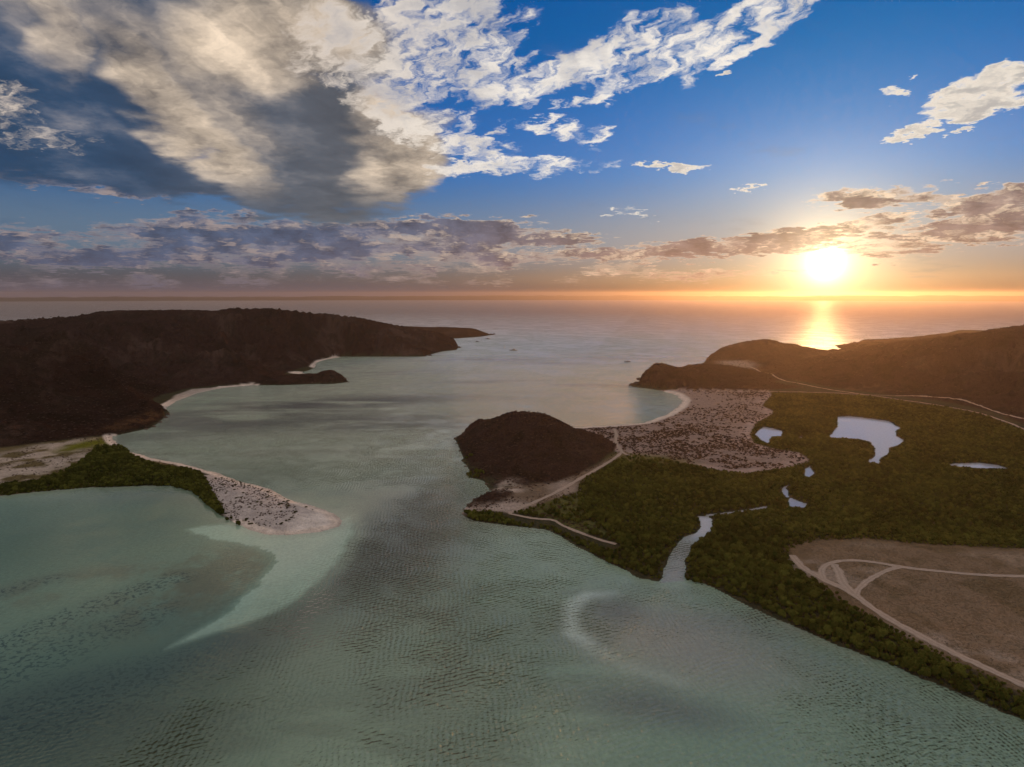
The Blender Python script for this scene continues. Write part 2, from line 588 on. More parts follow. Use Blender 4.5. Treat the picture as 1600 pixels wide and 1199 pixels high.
GREEN_YARD = G((815, 803), (850, 790), (900, 772), (908, 800), (960, 846), (905, 834), (862, 816))
SPIT_SAND = G((318, 745), (345, 742), (400, 760), (450, 780), (490, 792), (520, 802), (535, 815), (530, 823), (500, 831),
              (460, 836), (420, 836), (395, 830), (372, 819), (352, 807), (332, 772))
WEST_FLAT = G((-420, 760), (0, 703), (100, 691), (180, 681), (173, 684), (200, 706), (300, 735), (316, 746), (190, 760), (0, 780),
              (-420, 800))
WEST_MANGROVE = G((-420, 797), (-420, 782), (0, 763), (60, 756), (100, 742), (118, 728), (140, 715), (150, 702), (190, 698),
                  (210, 716), (240, 729), (290, 737), (312, 741), (322, 752), (332, 772), (350, 803), (343, 806), (320, 785),
                  (300, 769), (265, 761), (200, 761), (130, 764), (60, 770), (0, 777))
BEACHES = [  # polyline of the waterline, width of clean sand
    (G((173, 682), (180, 692), (200, 705), (240, 717), (280, 724), (330, 737), (380, 754), (420, 764), (450, 780), (490, 792),
       (520, 802), (535, 815), (530, 823), (500, 831), (460, 836), (420, 836), (395, 830), (370, 819)), 6.0),
    (G((258, 638), (275, 627), (310, 614), (350, 606), (395, 602)), 9.0),
    (G((490, 574), (494, 567), (510, 562), (527, 558.5)), 8.0),
    (G((466, 583), (487, 586)), 15.0),
    (G((860, 667), (905, 668), (960, 665), (1005, 661), (1040, 649), (1060, 636), (1067, 626), (1056, 617), (1045, 613.5)), 10.0),
]
W_SANDY = G((262, 632), (272, 620), (300, 610), (370, 604), (395, 602), (350, 606), (310, 614), (275, 627))

# hills: foot outline, then crest points (pixel x, pixel y, forward distance)
def RW(*p):
    return [np.array(q, float) for q in p]


HILLS = [
    dict(name='hill', key='ridge_west', p=0.85, rough=1.0,
         foot=RW((-3600, 500)) + G((-420, 690), (0, 640), (225, 626), (262, 618), (300, 609), (345, 604.5), (395, 601), (432, 598),
                (448, 585), (470, 577), (484, 574), (492, 566), (510, 560), (535, 557), (600, 557), (664, 557), (675, 553),
                (692, 549), (713, 546.5), (716, 542), (706, 536.5), (690, 532)) + RW((-260, 1950), (-900, 2100), (-3600, 2200)),
         crest=[(-1600, 470, 900), (-800, 495, 950), (-200, 522, 1000), (0, 511, 1050), (60, 503, 1070), (110, 497, 1100), (175, 487, 1150),
                (250, 486, 1180), (340, 485, 1220), (365, 483, 1250), (420, 483, 1300), (480, 488, 1350), (550, 495, 1420),
                (600, 505, 1480), (650, 514, 1540), (690, 521, 1570), (706, 530, 1575)]),
    dict(name='hill', key='near_west', p=0.9, rough=0.9,
         foot=RW((-1500, 450)) + G((-420, 760), (0, 704), (100, 692), (180, 681), (235, 669.5), (253, 656), (264, 645),
                (257, 637), (235, 628)) + RW((-420, 830), (-560, 920), (-1500, 900)),
         crest=[(-800, 500, 640), (-200, 528, 680), (0, 539, 700), (60, 548, 715), (140, 563, 730), (185, 600, 715),
                (210, 620, 695), (240, 633, 670), (255, 641, 655)]),
    dict(name='hill', key='islet_west', p=0.55, rough=0.25,
         foot=G((393, 602), (440, 602), (486, 600), (520, 600), (543, 597), (536, 589.5), (513, 584.5), (488, 587), (484, 588),
                (440, 587), (400, 592)),
         crest=[(405, 594, 950), (440, 590, 950), (475, 588, 950), (487, 591, 945), (500, 582, 948), (516, 579, 948), (530, 586, 943)]),
    dict(name='hill', key='head_west', p=0.6, rough=0.3,
         foot=RW((-600, 2150)) + G((650, 531), (715, 529), (755, 526), (768, 523.5)) + RW((-130, 2380), (-600, 2600)),
         crest=[(560, 512, 2300), (640, 514, 2250), (690, 512, 2250), (730, 514, 2230), (752, 519, 2180)]),
    dict(name='hill', key='centre', p=0.95, rough=0.55,
         foot=G((712, 684), (722, 712), (735, 740), (757, 754), (769, 768), (790, 768), (830, 768), (870, 760), (905, 747),
                (935, 728), (960, 709), (966, 700), (950, 690), (905, 675), (840, 668), (770, 669), (728, 675)),
         crest=[(720, 676, 585), (742, 657, 575), (765, 659, 560), (782, 650, 545), (803, 644, 530), (832, 645, 525), (850, 650, 522),
                (900, 672, 520), (940, 690, 515)]),
    dict(name='knoll', key='knoll', p=0.6, rough=0.35,
         foot=G((724, 797), (730, 789), (747, 778), (772, 767), (797, 767), (806, 777), (790, 792), (762, 798)),
         crest=[(742, 784, 384), (768, 770, 396), (788, 771, 397)]),
    dict(name='hill', key='bluff_east', p=0.5, rough=0.4,
         foot=G((997, 604), (1030, 608.5), (1080, 612.5), (1190, 613), (1255, 608), (1250, 590), (1150, 584), (1080, 585),
                (1025, 588), (1003, 595)),
         crest=[(1013, 580, 905), (1022, 572, 918), (1035, 569, 930), (1058, 576, 940), (1080, 577, 950), (1100, 571, 965),
                (1130, 572, 975), (1170, 578, 975), (1210, 591, 955), (1240, 602, 910)]),
    dict(name='hill', key='back_east', p=0.75, rough=0.5,
         foot=G((1100, 568), (1112, 574), (1150, 577), (1220, 588), (1300, 590), (1310, 552), (1240, 549.5), (1200, 549.5),
                (1130, 552.5), (1106, 560)),
         crest=[(1107, 560, 1240), (1116, 552, 1280), (1140, 540, 1320), (1180, 532, 1340), (1210, 532, 1350), (1226, 538, 1350),
                (1245, 538, 1350), (1262, 547, 1345), (1290, 550, 1320)]),
    dict(name='hill', key='ridge_east', p=0.9, rough=0.8,
         foot=G((1200, 585), (1240, 596), (1290, 607), (1350, 615), (1420, 624), (1480, 632), (1550, 647), (1600, 667),
                (1750, 745)) + RW((700, 330), (1400, 100), (3600, 100), (3600, 2200), (1300, 2100), (760, 1620)) + G((1310, 551), (1270, 552)),
         crest=[(1290, 551, 1260), (1340, 545, 1220), (1400, 535, 1170), (1460, 530, 1110), (1530, 520, 1060), (1600, 509, 1000),
                (1750, 492, 950), (2100, 478, 900), (3000, 478, 700)]),
    dict(name='hill', key='head_east', p=0.6, rough=0.3,
         foot=G((1333, 541), (1345, 545), (1400, 546)) + RW((1150, 1580), (1150, 1950)) + G((1440, 531), (1400, 530), (1345, 534)),
         crest=[(1340, 534, 1690), (1350, 531.5, 1710), (1380, 531, 1730), (1440, 533, 1740), (1520, 531, 1700)]),
]
for h in HILLS:
    pts = [at(*c) for c in h['crest']]
    h['crest_xyz'] = np.array(pts)


def hill_height(h, x, y):
    foot = np.asarray(h['foot'])
    out = np.zeros(x.shape)
    lo, hi = foot.min(0), foot.max(0)
    m = (x > lo[0]) & (x < hi[0]) & (y > lo[1]) & (y < hi[1])
    if not m.any():
        return out
    xs, ys = x[m], y[m]
    ins = inside(xs, ys, foot)
    mm = np.zeros(x.shape, bool)
    mm[np.where(m)] = ins
    if not mm.any():
        return out
    xs, ys = x[mm], y[mm]
    R = h['rough']
    wob = 14 * R
    wx = xs + wob * (fbm(xs, ys, 70 * max(R, .4), 3, seed=3) - 0.5)
    wy = ys + wob * (fbm(xs, ys, 70 * max(R, .4), 3, seed=5) - 0.5)
    db = seg_dist(xs, ys, foot, True)
    C = h['crest_xyz']
    fine = smooth_line(C, 6)
    F = np.array(fine)
    dr = seg_dist(wx, wy, F[:, :2], False)
    num = np.zeros(xs.shape)
    den = np.zeros(xs.shape)
    for cx, cy, cz in F:
        w = 1.0 / ((xs - cx) ** 2 + (ys - cy) ** 2 + 60.0) ** 2
        num += w * cz
        den += w
    hr = num / den
    t = db / (db + dr + 1e-6)
    prof = np.power(t, h['p'])
    prof = prof * (1 - 0.12 * (1 - np.abs(2 * t - 1)) * 0)
    # gullies running down the slopes, none on crest or foot
    gul = fbm(xs, ys, 95 * max(R, .35), 4, 0.55, seed=21, ridged=True) - 0.62
    gul2 = fbm(xs, ys, 24 * max(R, .5), 3, 0.55, seed=31, ridged=True) - 0.6
    z = hr * (prof + (0.80 * gul + 0.20 * gul2) * 4 * t * (1 - t) * min(1.0, 0.55 + 0.5 * R))
    z += (fbm(xs, ys, 7.0, 3, seed=9) - 0.5) * np.minimum(1.6, 0.05 * hr + 0.5) * np.minimum(1, db / 6)
    out[mm] = np.maximum(z, 0.02)
    return out


def land_fields(x, y):
    """Signed distances that both the height and the ground cover need."""
    f = {}
    wob = 1.2
    xw = x + (fbm(x, y, 9, 3, seed=40) - 0.5) * wob * 2
    yw = y + (fbm(x, y, 9, 3, seed=44) - 0.5) * wob * 2
    land = np.maximum(sdf(xw, yw, COAST_W, 300.0), sdf(xw, yw, COAST_E, 300.0))
    hole = sdf(xw, yw, CREEK, 30.0)
    for p in PONDS:
        hole = np.maximum(hole, sdf(xw, yw, p, 30.0))
    hole = np.maximum(hole, 1.6 + 1.2 * (fbm(x, y, 8, 2, seed=4) - 0.5) - line_d(xw, yw, STREAM, 20.0))
    f['hole'] = hole
    f['land'] = np.where(hole > -12, np.minimum(land, -hole), land)
    return f


def height(x, y, f=None):
    if f is None:
        f = land_fields(x, y)
    d = f['land']
    low = np.where(d > 0, np.minimum(0.12 + 0.09 * d, 1.5),
                   -np.minimum(0.06 - 0.055 * d, 1.2 - 0.012 * np.minimum(d + 20, 0)))
    hum = np.where(d > 6, (fbm(x, y, 14, 3, seed=60) - 0.5) * 0.7, 0.0)
    z = low + hum * np.clip((d - 6) / 20, 0, 1)
    hh = np.zeros(x.shape)
    for h in HILLS:
        hh = np.maximum(hh, hill_height(h, x, y))
    return z + hh, hh


def height_at(x, y):
    z, _ = height(np.atleast_1d(np.asarray(x, float)), np.atleast_1d(np.asarray(y, float)))
    return z


# ------------------------------------------------------------------ terrain grid (fan of cells round the viewpoint's foot)
def build_terrain():
    th = np.concatenate([np.arange(-180, -66, 3.0), np.arange(-66, -41, 0.5), np.arange(-41, 41.001, 0.1),
                         np.arange(41.5, 66.1, 0.5), np.arange(69, 180.1, 3.0)])
    rs = [4.0, 12.0, 24.0, 40.0, 60.0, 80.0, 100.0]
    while rs[-1] < 2750:
        rs.append(rs[-1] * 1.0047)
    while rs[-1] < 16000:
        rs.append(rs[-1] * 1.13)
    rs[-1] = 16000.0
    rs = np.array(rs)
    T, Rr = np.meshgrid(np.radians(th), rs)
    x, y = (Rr * np.sin(T)).ravel(), (Rr * np.cos(T)).ravel()
    f = land_fields(x, y)
    z, hh = height(x, y, f)
    far = Rr.ravel() > 2900
    z[far] = np.minimum(z[far], -14.0)
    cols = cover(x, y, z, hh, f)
    nr, nc = T.shape
    idx = np.arange(nr * nc).reshape(nr, nc)
    quads = np.stack([idx[:-1, :-1], idx[:-1, 1:], idx[1:, 1:], idx[1:, :-1]], -1).reshape(-1, 4)
    # classify the cells: each becomes part of one piece of the setting
    fx, fy, fz, fh = (a[quads].mean(1) for a in (x, y, z, hh))
    fl = f['land'][quads].mean(1)
    cls = np.full(len(quads), 1)                                  # plain
    zmax = z[quads].max(1)
    cls[zmax < -0.35] = 0                                         # open water: no ground in sight
    landf = fz > 0.0
    for i, h in enumerate(HILLS):
        m = landf & (fh > 0.4)
        mm = m.copy()
        mm[m] = inside(fx[m], fy[m], h['foot'])
        if mm.any():
            own = hill_height(h, fx[mm], fy[mm])
            k = np.where(mm)[0][own >= fh[mm] - 1.0]
            cls[k] = 10 + i
    sub = np.where(cls == 1)[0]
    cls[sub[inside(fx[sub], fy[sub], DUNE)]] = 2
    cls[sub[inside(fx[sub], fy[sub], FLAT)]] = 3
    cls[sub[inside(fx[sub], fy[sub], SPIT_SAND)]] = 4
    names = {1: 'coastal_plain', 2: 'dune_field', 3: 'salt_flat', 4: 'sand_spit'}
    mat = terrain_material()

    def piece(nm, q, zz, mat, cc):
        used, inv = np.unique(q, return_inverse=True)
        me = bpy.data.meshes.new(nm)
        me.vertices.add(len(used))
        me.vertices.foreach_set('co', np.stack([x[used], y[used], zz[used]], 1).astype(np.float32).ravel())
        me.loops.add(len(q) * 4)
        me.loops.foreach_set('vertex_index', inv.astype(np.int32).ravel())
        me.polygons.add(len(q))
        me.polygons.foreach_set('loop_start', np.arange(0, len(q) * 4, 4, dtype=np.int32))
        me.polygons.foreach_set('use_smooth', np.ones(len(q), bool))
        me.update(calc_edges=True)
        at_ = me.color_attributes.new('cover', 'FLOAT_COLOR', 'POINT')
        at_.data.foreach_set('color', cc[used].astype(np.float32).ravel())
        me.materials.append(mat)
        tag(link(bpy.data.objects.new(nm, me)), kind='structure')

    for c in np.unique(cls):
        if c:
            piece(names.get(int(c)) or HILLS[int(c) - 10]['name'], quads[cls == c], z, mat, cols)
    zmin = z[quads].min(1)
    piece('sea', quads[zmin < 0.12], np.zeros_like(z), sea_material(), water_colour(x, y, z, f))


def blend(c, col, w):
    w = np.clip(w, 0, 1)[:, None]
    c[:, :3] = c[:, :3] * (1 - w) + np.array(col) * w


SAND = (0.60, 0.50, 0.45)
SAND_DUNE = (0.33, 0.245, 0.225)
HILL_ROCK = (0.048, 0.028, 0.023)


def pix_blob(x, y, px, py, rx, ry, soft=0.6):
    """Elongated patch laid on the ground, given where it shows and how wide and deep it lies."""
    c = gnd(px, py)
    a = gnd(px + rx, py) - c
    b = (gnd(px, py - ry) - gnd(px, py + ry)) / 2
    u = ((x - c[0]) * a[0] + (y - c[1]) * a[1]) / (a @ a)
    v = ((x - c[0]) * b[0] + (y - c[1]) * b[1]) / (b @ b)
    r = np.sqrt(u * u + v * v)
    return 1 - sstep(r, 1 - soft, 1 + soft)


def gnd_y(py):
    return gnd(800, py)[1]


def water_colour(x, y, z, f):
    """Colour the shallow water shows over its sand and weed, plus painted sky reflection (rgb), and amount of weed clumps (alpha)."""
    n = len(x)
    c = np.zeros((n, 4))
    n1 = fbm(x, y, 60, 4, 0.55, seed=70)
    n2 = fbm(x, y, 16, 4, 0.55, seed=77)
    n3 = fbm(x * 0.35, y, 30, 4, 0.55, seed=79)
    n4 = fbm(x, y, 3.5, 3, 0.55, seed=83)
    land = f['land']
    sea = z <= 0.3
    # --- sea bed: pale sand under green water, weed in the deeper parts
    c[:, :3] = np.array((0.155, 0.24, 0.182))
    blend(c, (0.21, 0.295, 0.225), sstep(n1, 0.45, 0.70) * 0.6)
    blend(c, (0.10, 0.14, 0.11), sstep(n3, 0.52, 0.70) * 0.5)
    # bay paled by painted low-sky reflection, dark open sea beyond, darker green at lower left
    blend(c, (0.42, 0.44, 0.35), pix_blob(x, y, 740, 600, 330, 60, .8) * 0.8)
    blend(c, (0.27, 0.34, 0.30), pix_blob(x, y, 920, 640, 130, 24, .8) * 0.7)
    r_ = np.hypot(x, y)
    blend(c, (0.15, 0.14, 0.14), sstep(r_, 1500, 2600))
    blend(c, (0.042, 0.066, 0.050), pix_blob(x, y, 40, 1130, 480, 150, .9) * 0.8)  # vignette-like darkening painted into the lower-left water
    blend(c, (0.050, 0.086, 0.062), pix_blob(x, y, 100, 830, 260, 60, .9) * 0.8)
    blend(c, (0.125, 0.128, 0.112), pix_blob(x, y, 650, 800, 110, 60, .9) * 0.6)
    # weed meadows in the inner bay
    for (px, py, rx, ry, w) in ((430, 640, 170, 14, .85), (520, 660, 160, 10, .7), (640, 668, 120, 5, .6), (330, 665, 90, 14, .45),
                                (560, 628, 120, 5, .55), (760, 563, 90, 2.2, .6), (870, 568, 60, 1.8, .5), (780, 597, 80, 2.5, .5),
                                (640, 583, 90, 3, .5), (950, 603, 90, 2.2, .5), (900, 560, 200, 2.5, .3), (700, 620, 200, 6, .25)):
        blend(c, (0.05, 0.055, 0.058), pix_blob(x, y, px, py, rx, ry, .9) * w * sstep(n3, 0.25, 0.58))
    # pale shoals
    shoal = sdf(x + 4 * (n2 - .5) + 2.5 * (n4 - .5), y + 4 * (n2 - .5) + 2.5 * (n4 - .5),
                smooth_line(G((548, 806), (553, 832), (543, 860), (518, 893), (480, 930), (435, 958), (385, 978), (320, 998), (250, 1018),
                              (300, 985), (345, 958), (375, 930), (405, 900), (422, 876), (390, 856), (320, 842), (290, 826), (360, 818), (450, 830), (548, 806)), 6), 80.)
    blend(c, (0.265, 0.385, 0.31), sstep(shoal, -0.8, 4.0) * (0.66 + 0.5 * n2))
    blend(c, (0.38, 0.44, 0.37), pix_blob(x, y, 480, 850, 80, 40, .9) * sstep(shoal, 0, 5) * .6)
    blend(c, (0.118, 0.190, 0.130), sstep(sdf(x, y, G((-300, 800), (0, 775), (330, 780), (420, 840), (560, 830), (420, 975), (250, 1040), (0, 1090), (-300, 1100)), 60.), -6, 20) * (0.35 + 0.5 * n1) * (shoal < 3))
    # brown weed inside the shoal
    blend(c, (0.115, 0.115, 0.065), pix_blob(x, y, 335, 905, 100, 48, .8) * sstep(n2 * .7 + n4 * .3, 0.30, 0.62) * 0.75 * (1 - sstep(shoal, -3, 3)))
    blend(c, (0.125, 0.135, 0.085), pix_blob(x, y, 150, 905, 150, 20, .7) * sstep(n2, 0.3, 0.6) * 0.6)
    # outer deep channel edge, darker
    blend(c, (0.085, 0.098, 0.085), sstep(-shoal, 1.0, 9.0) * pix_blob(x, y, 590, 860, 110, 80, .8) * 0.75)
    blend(c, (0.085, 0.098, 0.085), pix_blob(x, y, 470, 985, 120, 40, .8) * 0.45)
    # clumpy weed beds at lower left
    bed = line_d(x + 8 * (n4 - .5), y, G((-60, 1030), (20, 1000), (70, 978), (130, 955), (200, 928), (240, 915), (275, 904)), 60.)
    bed2 = line_d(x + 8 * (n4 - .5), y, G((-60, 935), (10, 925), (40, 915), (85, 905)), 60.)
    c[:, 3] = np.maximum.reduce([
        (1 - sstep(bed, 3.0, 12.0)), 0.85 * (1 - sstep(bed2, 2.0, 9.0)),
        pix_blob(x, y, 205, 970, 60, 26, .7) * 0.85, pix_blob(x, y, 40, 1030, 110, 40, .8) * 0.8,
        pix_blob(x, y, 60, 1120, 300, 60, .8) * 0.6, pix_blob(x, y, 300, 1140, 300, 60, .8) * 0.4]) * np.where(sea, 1, 0)
    # right-hand sandbar off the creek mouth
    bar = line_d(x + 5 * (n2 - .5), y, G((960, 928), (925, 930), (900, 942), (889, 962), (897, 988), (925, 1012), (975, 1040), (1060, 1065)), 60.)
    blend(c, (0.40, 0.50, 0.46), (1 - sstep(bar, 0.0, 6.5)) * 0.8 * (0.5 + n2) * (0.30 + pix_blob(x, y, 905, 962, 55, 45, .8)))
    blend(c, (0.26, 0.255, 0.22), pix_blob(x, y, 1060, 1005, 130, 50, .9) * 0.8)
    blend(c, (0.105, 0.11, 0.10), pix_blob(x, y, 960, 952, 40, 18, .9) * 0.6)
    blend(c, (0.10, 0.115, 0.11), pix_blob(x, y, 1040, 1110, 110, 26, .8) * 0.6)
    blend(c, (0.20, 0.27, 0.21), pix_blob(x, y, 530, 1010, 90, 70, .9) * 0.6)
    blend(c, (0.10, 0.12, 0.10), pix_blob(x, y, 1250, 1010, 260, 60, .9) * 0.4)
    # sandy shallows round every shore
    blend(c, (0.26, 0.28, 0.24), np.where(sea, sstep(land, -9, -0.5), 0) * 0.5 * sstep(n1, 0.35, 0.6))
    # ponds and creek
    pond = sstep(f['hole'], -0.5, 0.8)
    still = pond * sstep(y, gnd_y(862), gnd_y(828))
    blend(c, (0.27, 0.275, 0.33), pond * still)  # milky shallows, with lilac sky reflection put into their colour
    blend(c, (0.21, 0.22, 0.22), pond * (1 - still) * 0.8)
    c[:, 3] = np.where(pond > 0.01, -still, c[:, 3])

    return c


def cover(x, y, z, hh, f):
    """Ground colour (rgb) and amount of dark clumps (alpha)."""
    c = np.zeros((len(x), 4))
    c[:, :3] = (0.20, 0.18, 0.14)
    n1 = fbm(x, y, 60, 4, 0.55, seed=70)
    n2 = fbm(x, y, 16, 4, 0.55, seed=77)
    land = f['land']
    sea = z < -0.5

    # --- dry land
    lm = ~sea
    L = c[lm]
    xl, yl, zl, hl, ll = x[lm], y[lm], z[lm], hh[lm], land[lm]
    a1, a2 = n1[lm], n2[lm]
    L[:, :3] = (0.045, 0.042, 0.026)                               # mangrove mud
    L[:, 3] = 0
    d = sdf(xl, yl, DUNE, 60.)
    w = sstep(d, -2, 2)
    blend(L, SAND_DUNE, w)
    # tidal flat and yards
    df = sdf(xl + 6 * (a2 - .5), yl + 6 * (a2 - .5), FLAT, 60.)
    blend(L, (0.222, 0.155, 0.108), sstep(df, -4, 1.5))
    blend(L, (0.33, 0.25, 0.195), sstep(df, 0, 3) * sstep(a1 * .5 + a2 * .5, 0.48, 0.66) * 0.75)
    blend(L, (0.135, 0.098, 0.058), sstep(df, 0, 3) * sstep(fbm(xl, yl, 22, 4, .6, seed=171), 0.52, 0.66) * 0.65)
    blend(L, (0.11, 0.075, 0.045), sstep(df, -6, 0) * (1 - sstep(df, 1, 9)) * 0.6)
    for (px, py, rx, ry, w_) in ((1255, 885, 26, 12, .8), (1295, 905, 35, 12, .6), (1480, 1010, 60, 12, .5), (1530, 990, 60, 14, .35), (1570, 1045, 50, 14, .5)):
        blend(L, (0.40, 0.32, 0.28), pix_blob(xl, yl, px, py, rx, ry, .8) * w_ * sstep(a2, 0.35, 0.6))
    dy = sdf(xl, yl, YARD, 30.)
    blend(L, (0.16, 0.115, 0.085), sstep(dy, -2, 2))
    blend(L, (0.34, 0.27, 0.24), sstep(dy, -1, 3) * pix_blob(xl, yl, 785, 798, 45, 12, .8))
    blend(L, (0.34, 0.27, 0.24), pix_blob(xl, yl, 880, 765, 22, 14, .8) * .6)
    dg = sdf(xl, yl, GREEN_YARD, 30.)
    blend(L, (0.085, 0.085, 0.030), sstep(dg, -2, 2) * 0.9)
    blend(L, (0.12, 0.105, 0.04), pix_blob(xl, yl, 1020, 722, 60, 9, .6) * 0.9)
    # western flats behind the spit
    dw = sdf(xl, yl, WEST_FLAT, 30.)
    blend(L, (0.115, 0.088, 0.045), sstep(dw, -1, 4))
    for (px, py, rx, ry, w_) in ((60, 712, 70, 10, .9), (40, 735, 55, 12, .9), (15, 752, 40, 9, .9), (125, 720, 26, 7, .7), (92, 697, 30, 5, .7), (172, 684, 14, 5, .9)):
        blend(L, (0.40, 0.33, 0.29), pix_blob(xl, yl, px, py, rx, ry, .7) * w_ * sstep(a2, 0.36, 0.56) * (dw > -1))
    blend(L, (0.115, 0.115, 0.018), pix_blob(xl, yl, 138, 697, 26, 8, .7) * (dw > -1))
    # spit
    ds = sdf(xl, yl, SPIT_SAND, 30.)
    blend(L, (0.40, 0.345, 0.335), sstep(ds, -1.5, 1.5))
    blend(L, (0.62, 0.545, 0.515), pix_blob(xl, yl, 505, 815, 40, 20, .7) * sstep(ds, -1.5, 1.5))
    # hills
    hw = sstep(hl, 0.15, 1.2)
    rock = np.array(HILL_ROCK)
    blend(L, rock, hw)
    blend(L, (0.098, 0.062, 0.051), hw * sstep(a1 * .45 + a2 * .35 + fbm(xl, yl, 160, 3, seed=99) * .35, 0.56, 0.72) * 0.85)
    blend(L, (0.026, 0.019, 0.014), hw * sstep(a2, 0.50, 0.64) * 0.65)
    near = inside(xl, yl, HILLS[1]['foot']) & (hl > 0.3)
    L[near, :3] *= np.array((0.70, 0.68, 0.66))                     # near hill darker and slightly redder
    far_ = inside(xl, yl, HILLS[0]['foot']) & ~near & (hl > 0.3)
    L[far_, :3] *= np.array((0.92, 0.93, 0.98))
    # rust-coloured crag at the water on the near western hill, pale scar at the knoll
    blend(L, (0.105, 0.055, 0.030), pix_blob(xl, yl, 245, 655, 22, 22, .8) * sstep(hl, 0.5, 2) * sstep(a2, 0.42, 0.60))
    blend(L, (0.40, 0.32, 0.28), pix_blob(xl, yl, 795, 765, 24, 9, .7) * sstep(a2, 0.36, 0.6))
    blend(L, (0.34, 0.27, 0.24), pix_blob(xl, yl, 730, 795, 14, 8, .7) * sstep(a2, 0.36, 0.6))
    blend(L, (0.36, 0.28, 0.24), pix_blob(xl, yl, 1150, 573, 22, 4, .7) * (hl < 9))
    # rocky wave-cut foot
    blend(L, (0.035, 0.026, 0.022), hw * (1 - sstep(zl, 0.5, 2.2)) * sstep(ll, 8, 2) * 0.8)
    # beaches
    for pl, wd in BEACHES:
        dd = line_d(xl, yl, pl, 40.) + (a2 - 0.5) * wd * 0.5
        k = (1 - sstep(dd, wd * 0.75, wd * 1.15)) * (1 - sstep(hl, 0.3, 1.5))
        blend(L, SAND, k)
        blend(L, (0.34, 0.28, 0.25), (1 - sstep(dd, 0.5, 2.4)) * (1 - sstep(hl, 0.1, 0.6)) * 0.6)
    dsd = sdf(xl, yl, W_SANDY, 30.)
    blend(L, (0.36, 0.30, 0.27), sstep(dsd, -2, 3) * 0.9)
    # small dark scrub flecks carried by the material (beyond the built shrubs)
    L[:, 3] = np.maximum(L[:, 3], hw * 0.75)
    L[:, 3] = np.maximum(L[:, 3], sstep(d, 4, 14) * 0.75 * (1 - hw))
    L[:, 3] = np.maximum(L[:, 3], sstep(df, 0, 6) * 0.55)
    c[lm] = L
    return c


def terrain_material():
    m, B = new_mat('terrain')
    at_ = B.node('ShaderNodeAttribute', attribute_name='cover')
    P = B.node('ShaderNodeNewGeometry').outputs['Position']
    n1 = B.noise(P, 0.8, 4, 0.7, dim='2D')
    n2 = B.noise(P, 0.14, 4, 0.65, dim='2D')
    clump = B.mul(B.ss(B.m('MULTIPLY_ADD', n2, 0.5, B.mul(n1, 0.8)), 0.66, 0.76), at_.outputs['Alpha'])
    col = at_.outputs['Color']
    col = B.vm('SCALE', col, scale=B.m('MULTIPLY', B.m('MULTIPLY_ADD', n1, 1.0, 0.5), B.m('MULTIPLY_ADD', n2, 0.9, 0.55)))
    col = B.mix(clump, col, B.vm('MULTIPLY', col, (0.34, 0.36, 0.30)))
    h = B.m('MULTIPLY_ADD', n2, 3.2, B.add(B.mul(n1, 0.6), B.mul(clump, 0.6)))
    nrm = bump(B, h, 1.0, 1.2)
    d = B.node('ShaderNodeBsdfDiffuse')
    B.l.new(col, d.inputs['Color'])
    B.l.new(nrm, d.inputs['Normal'])
    finish(B, d.outputs[0])
    return m


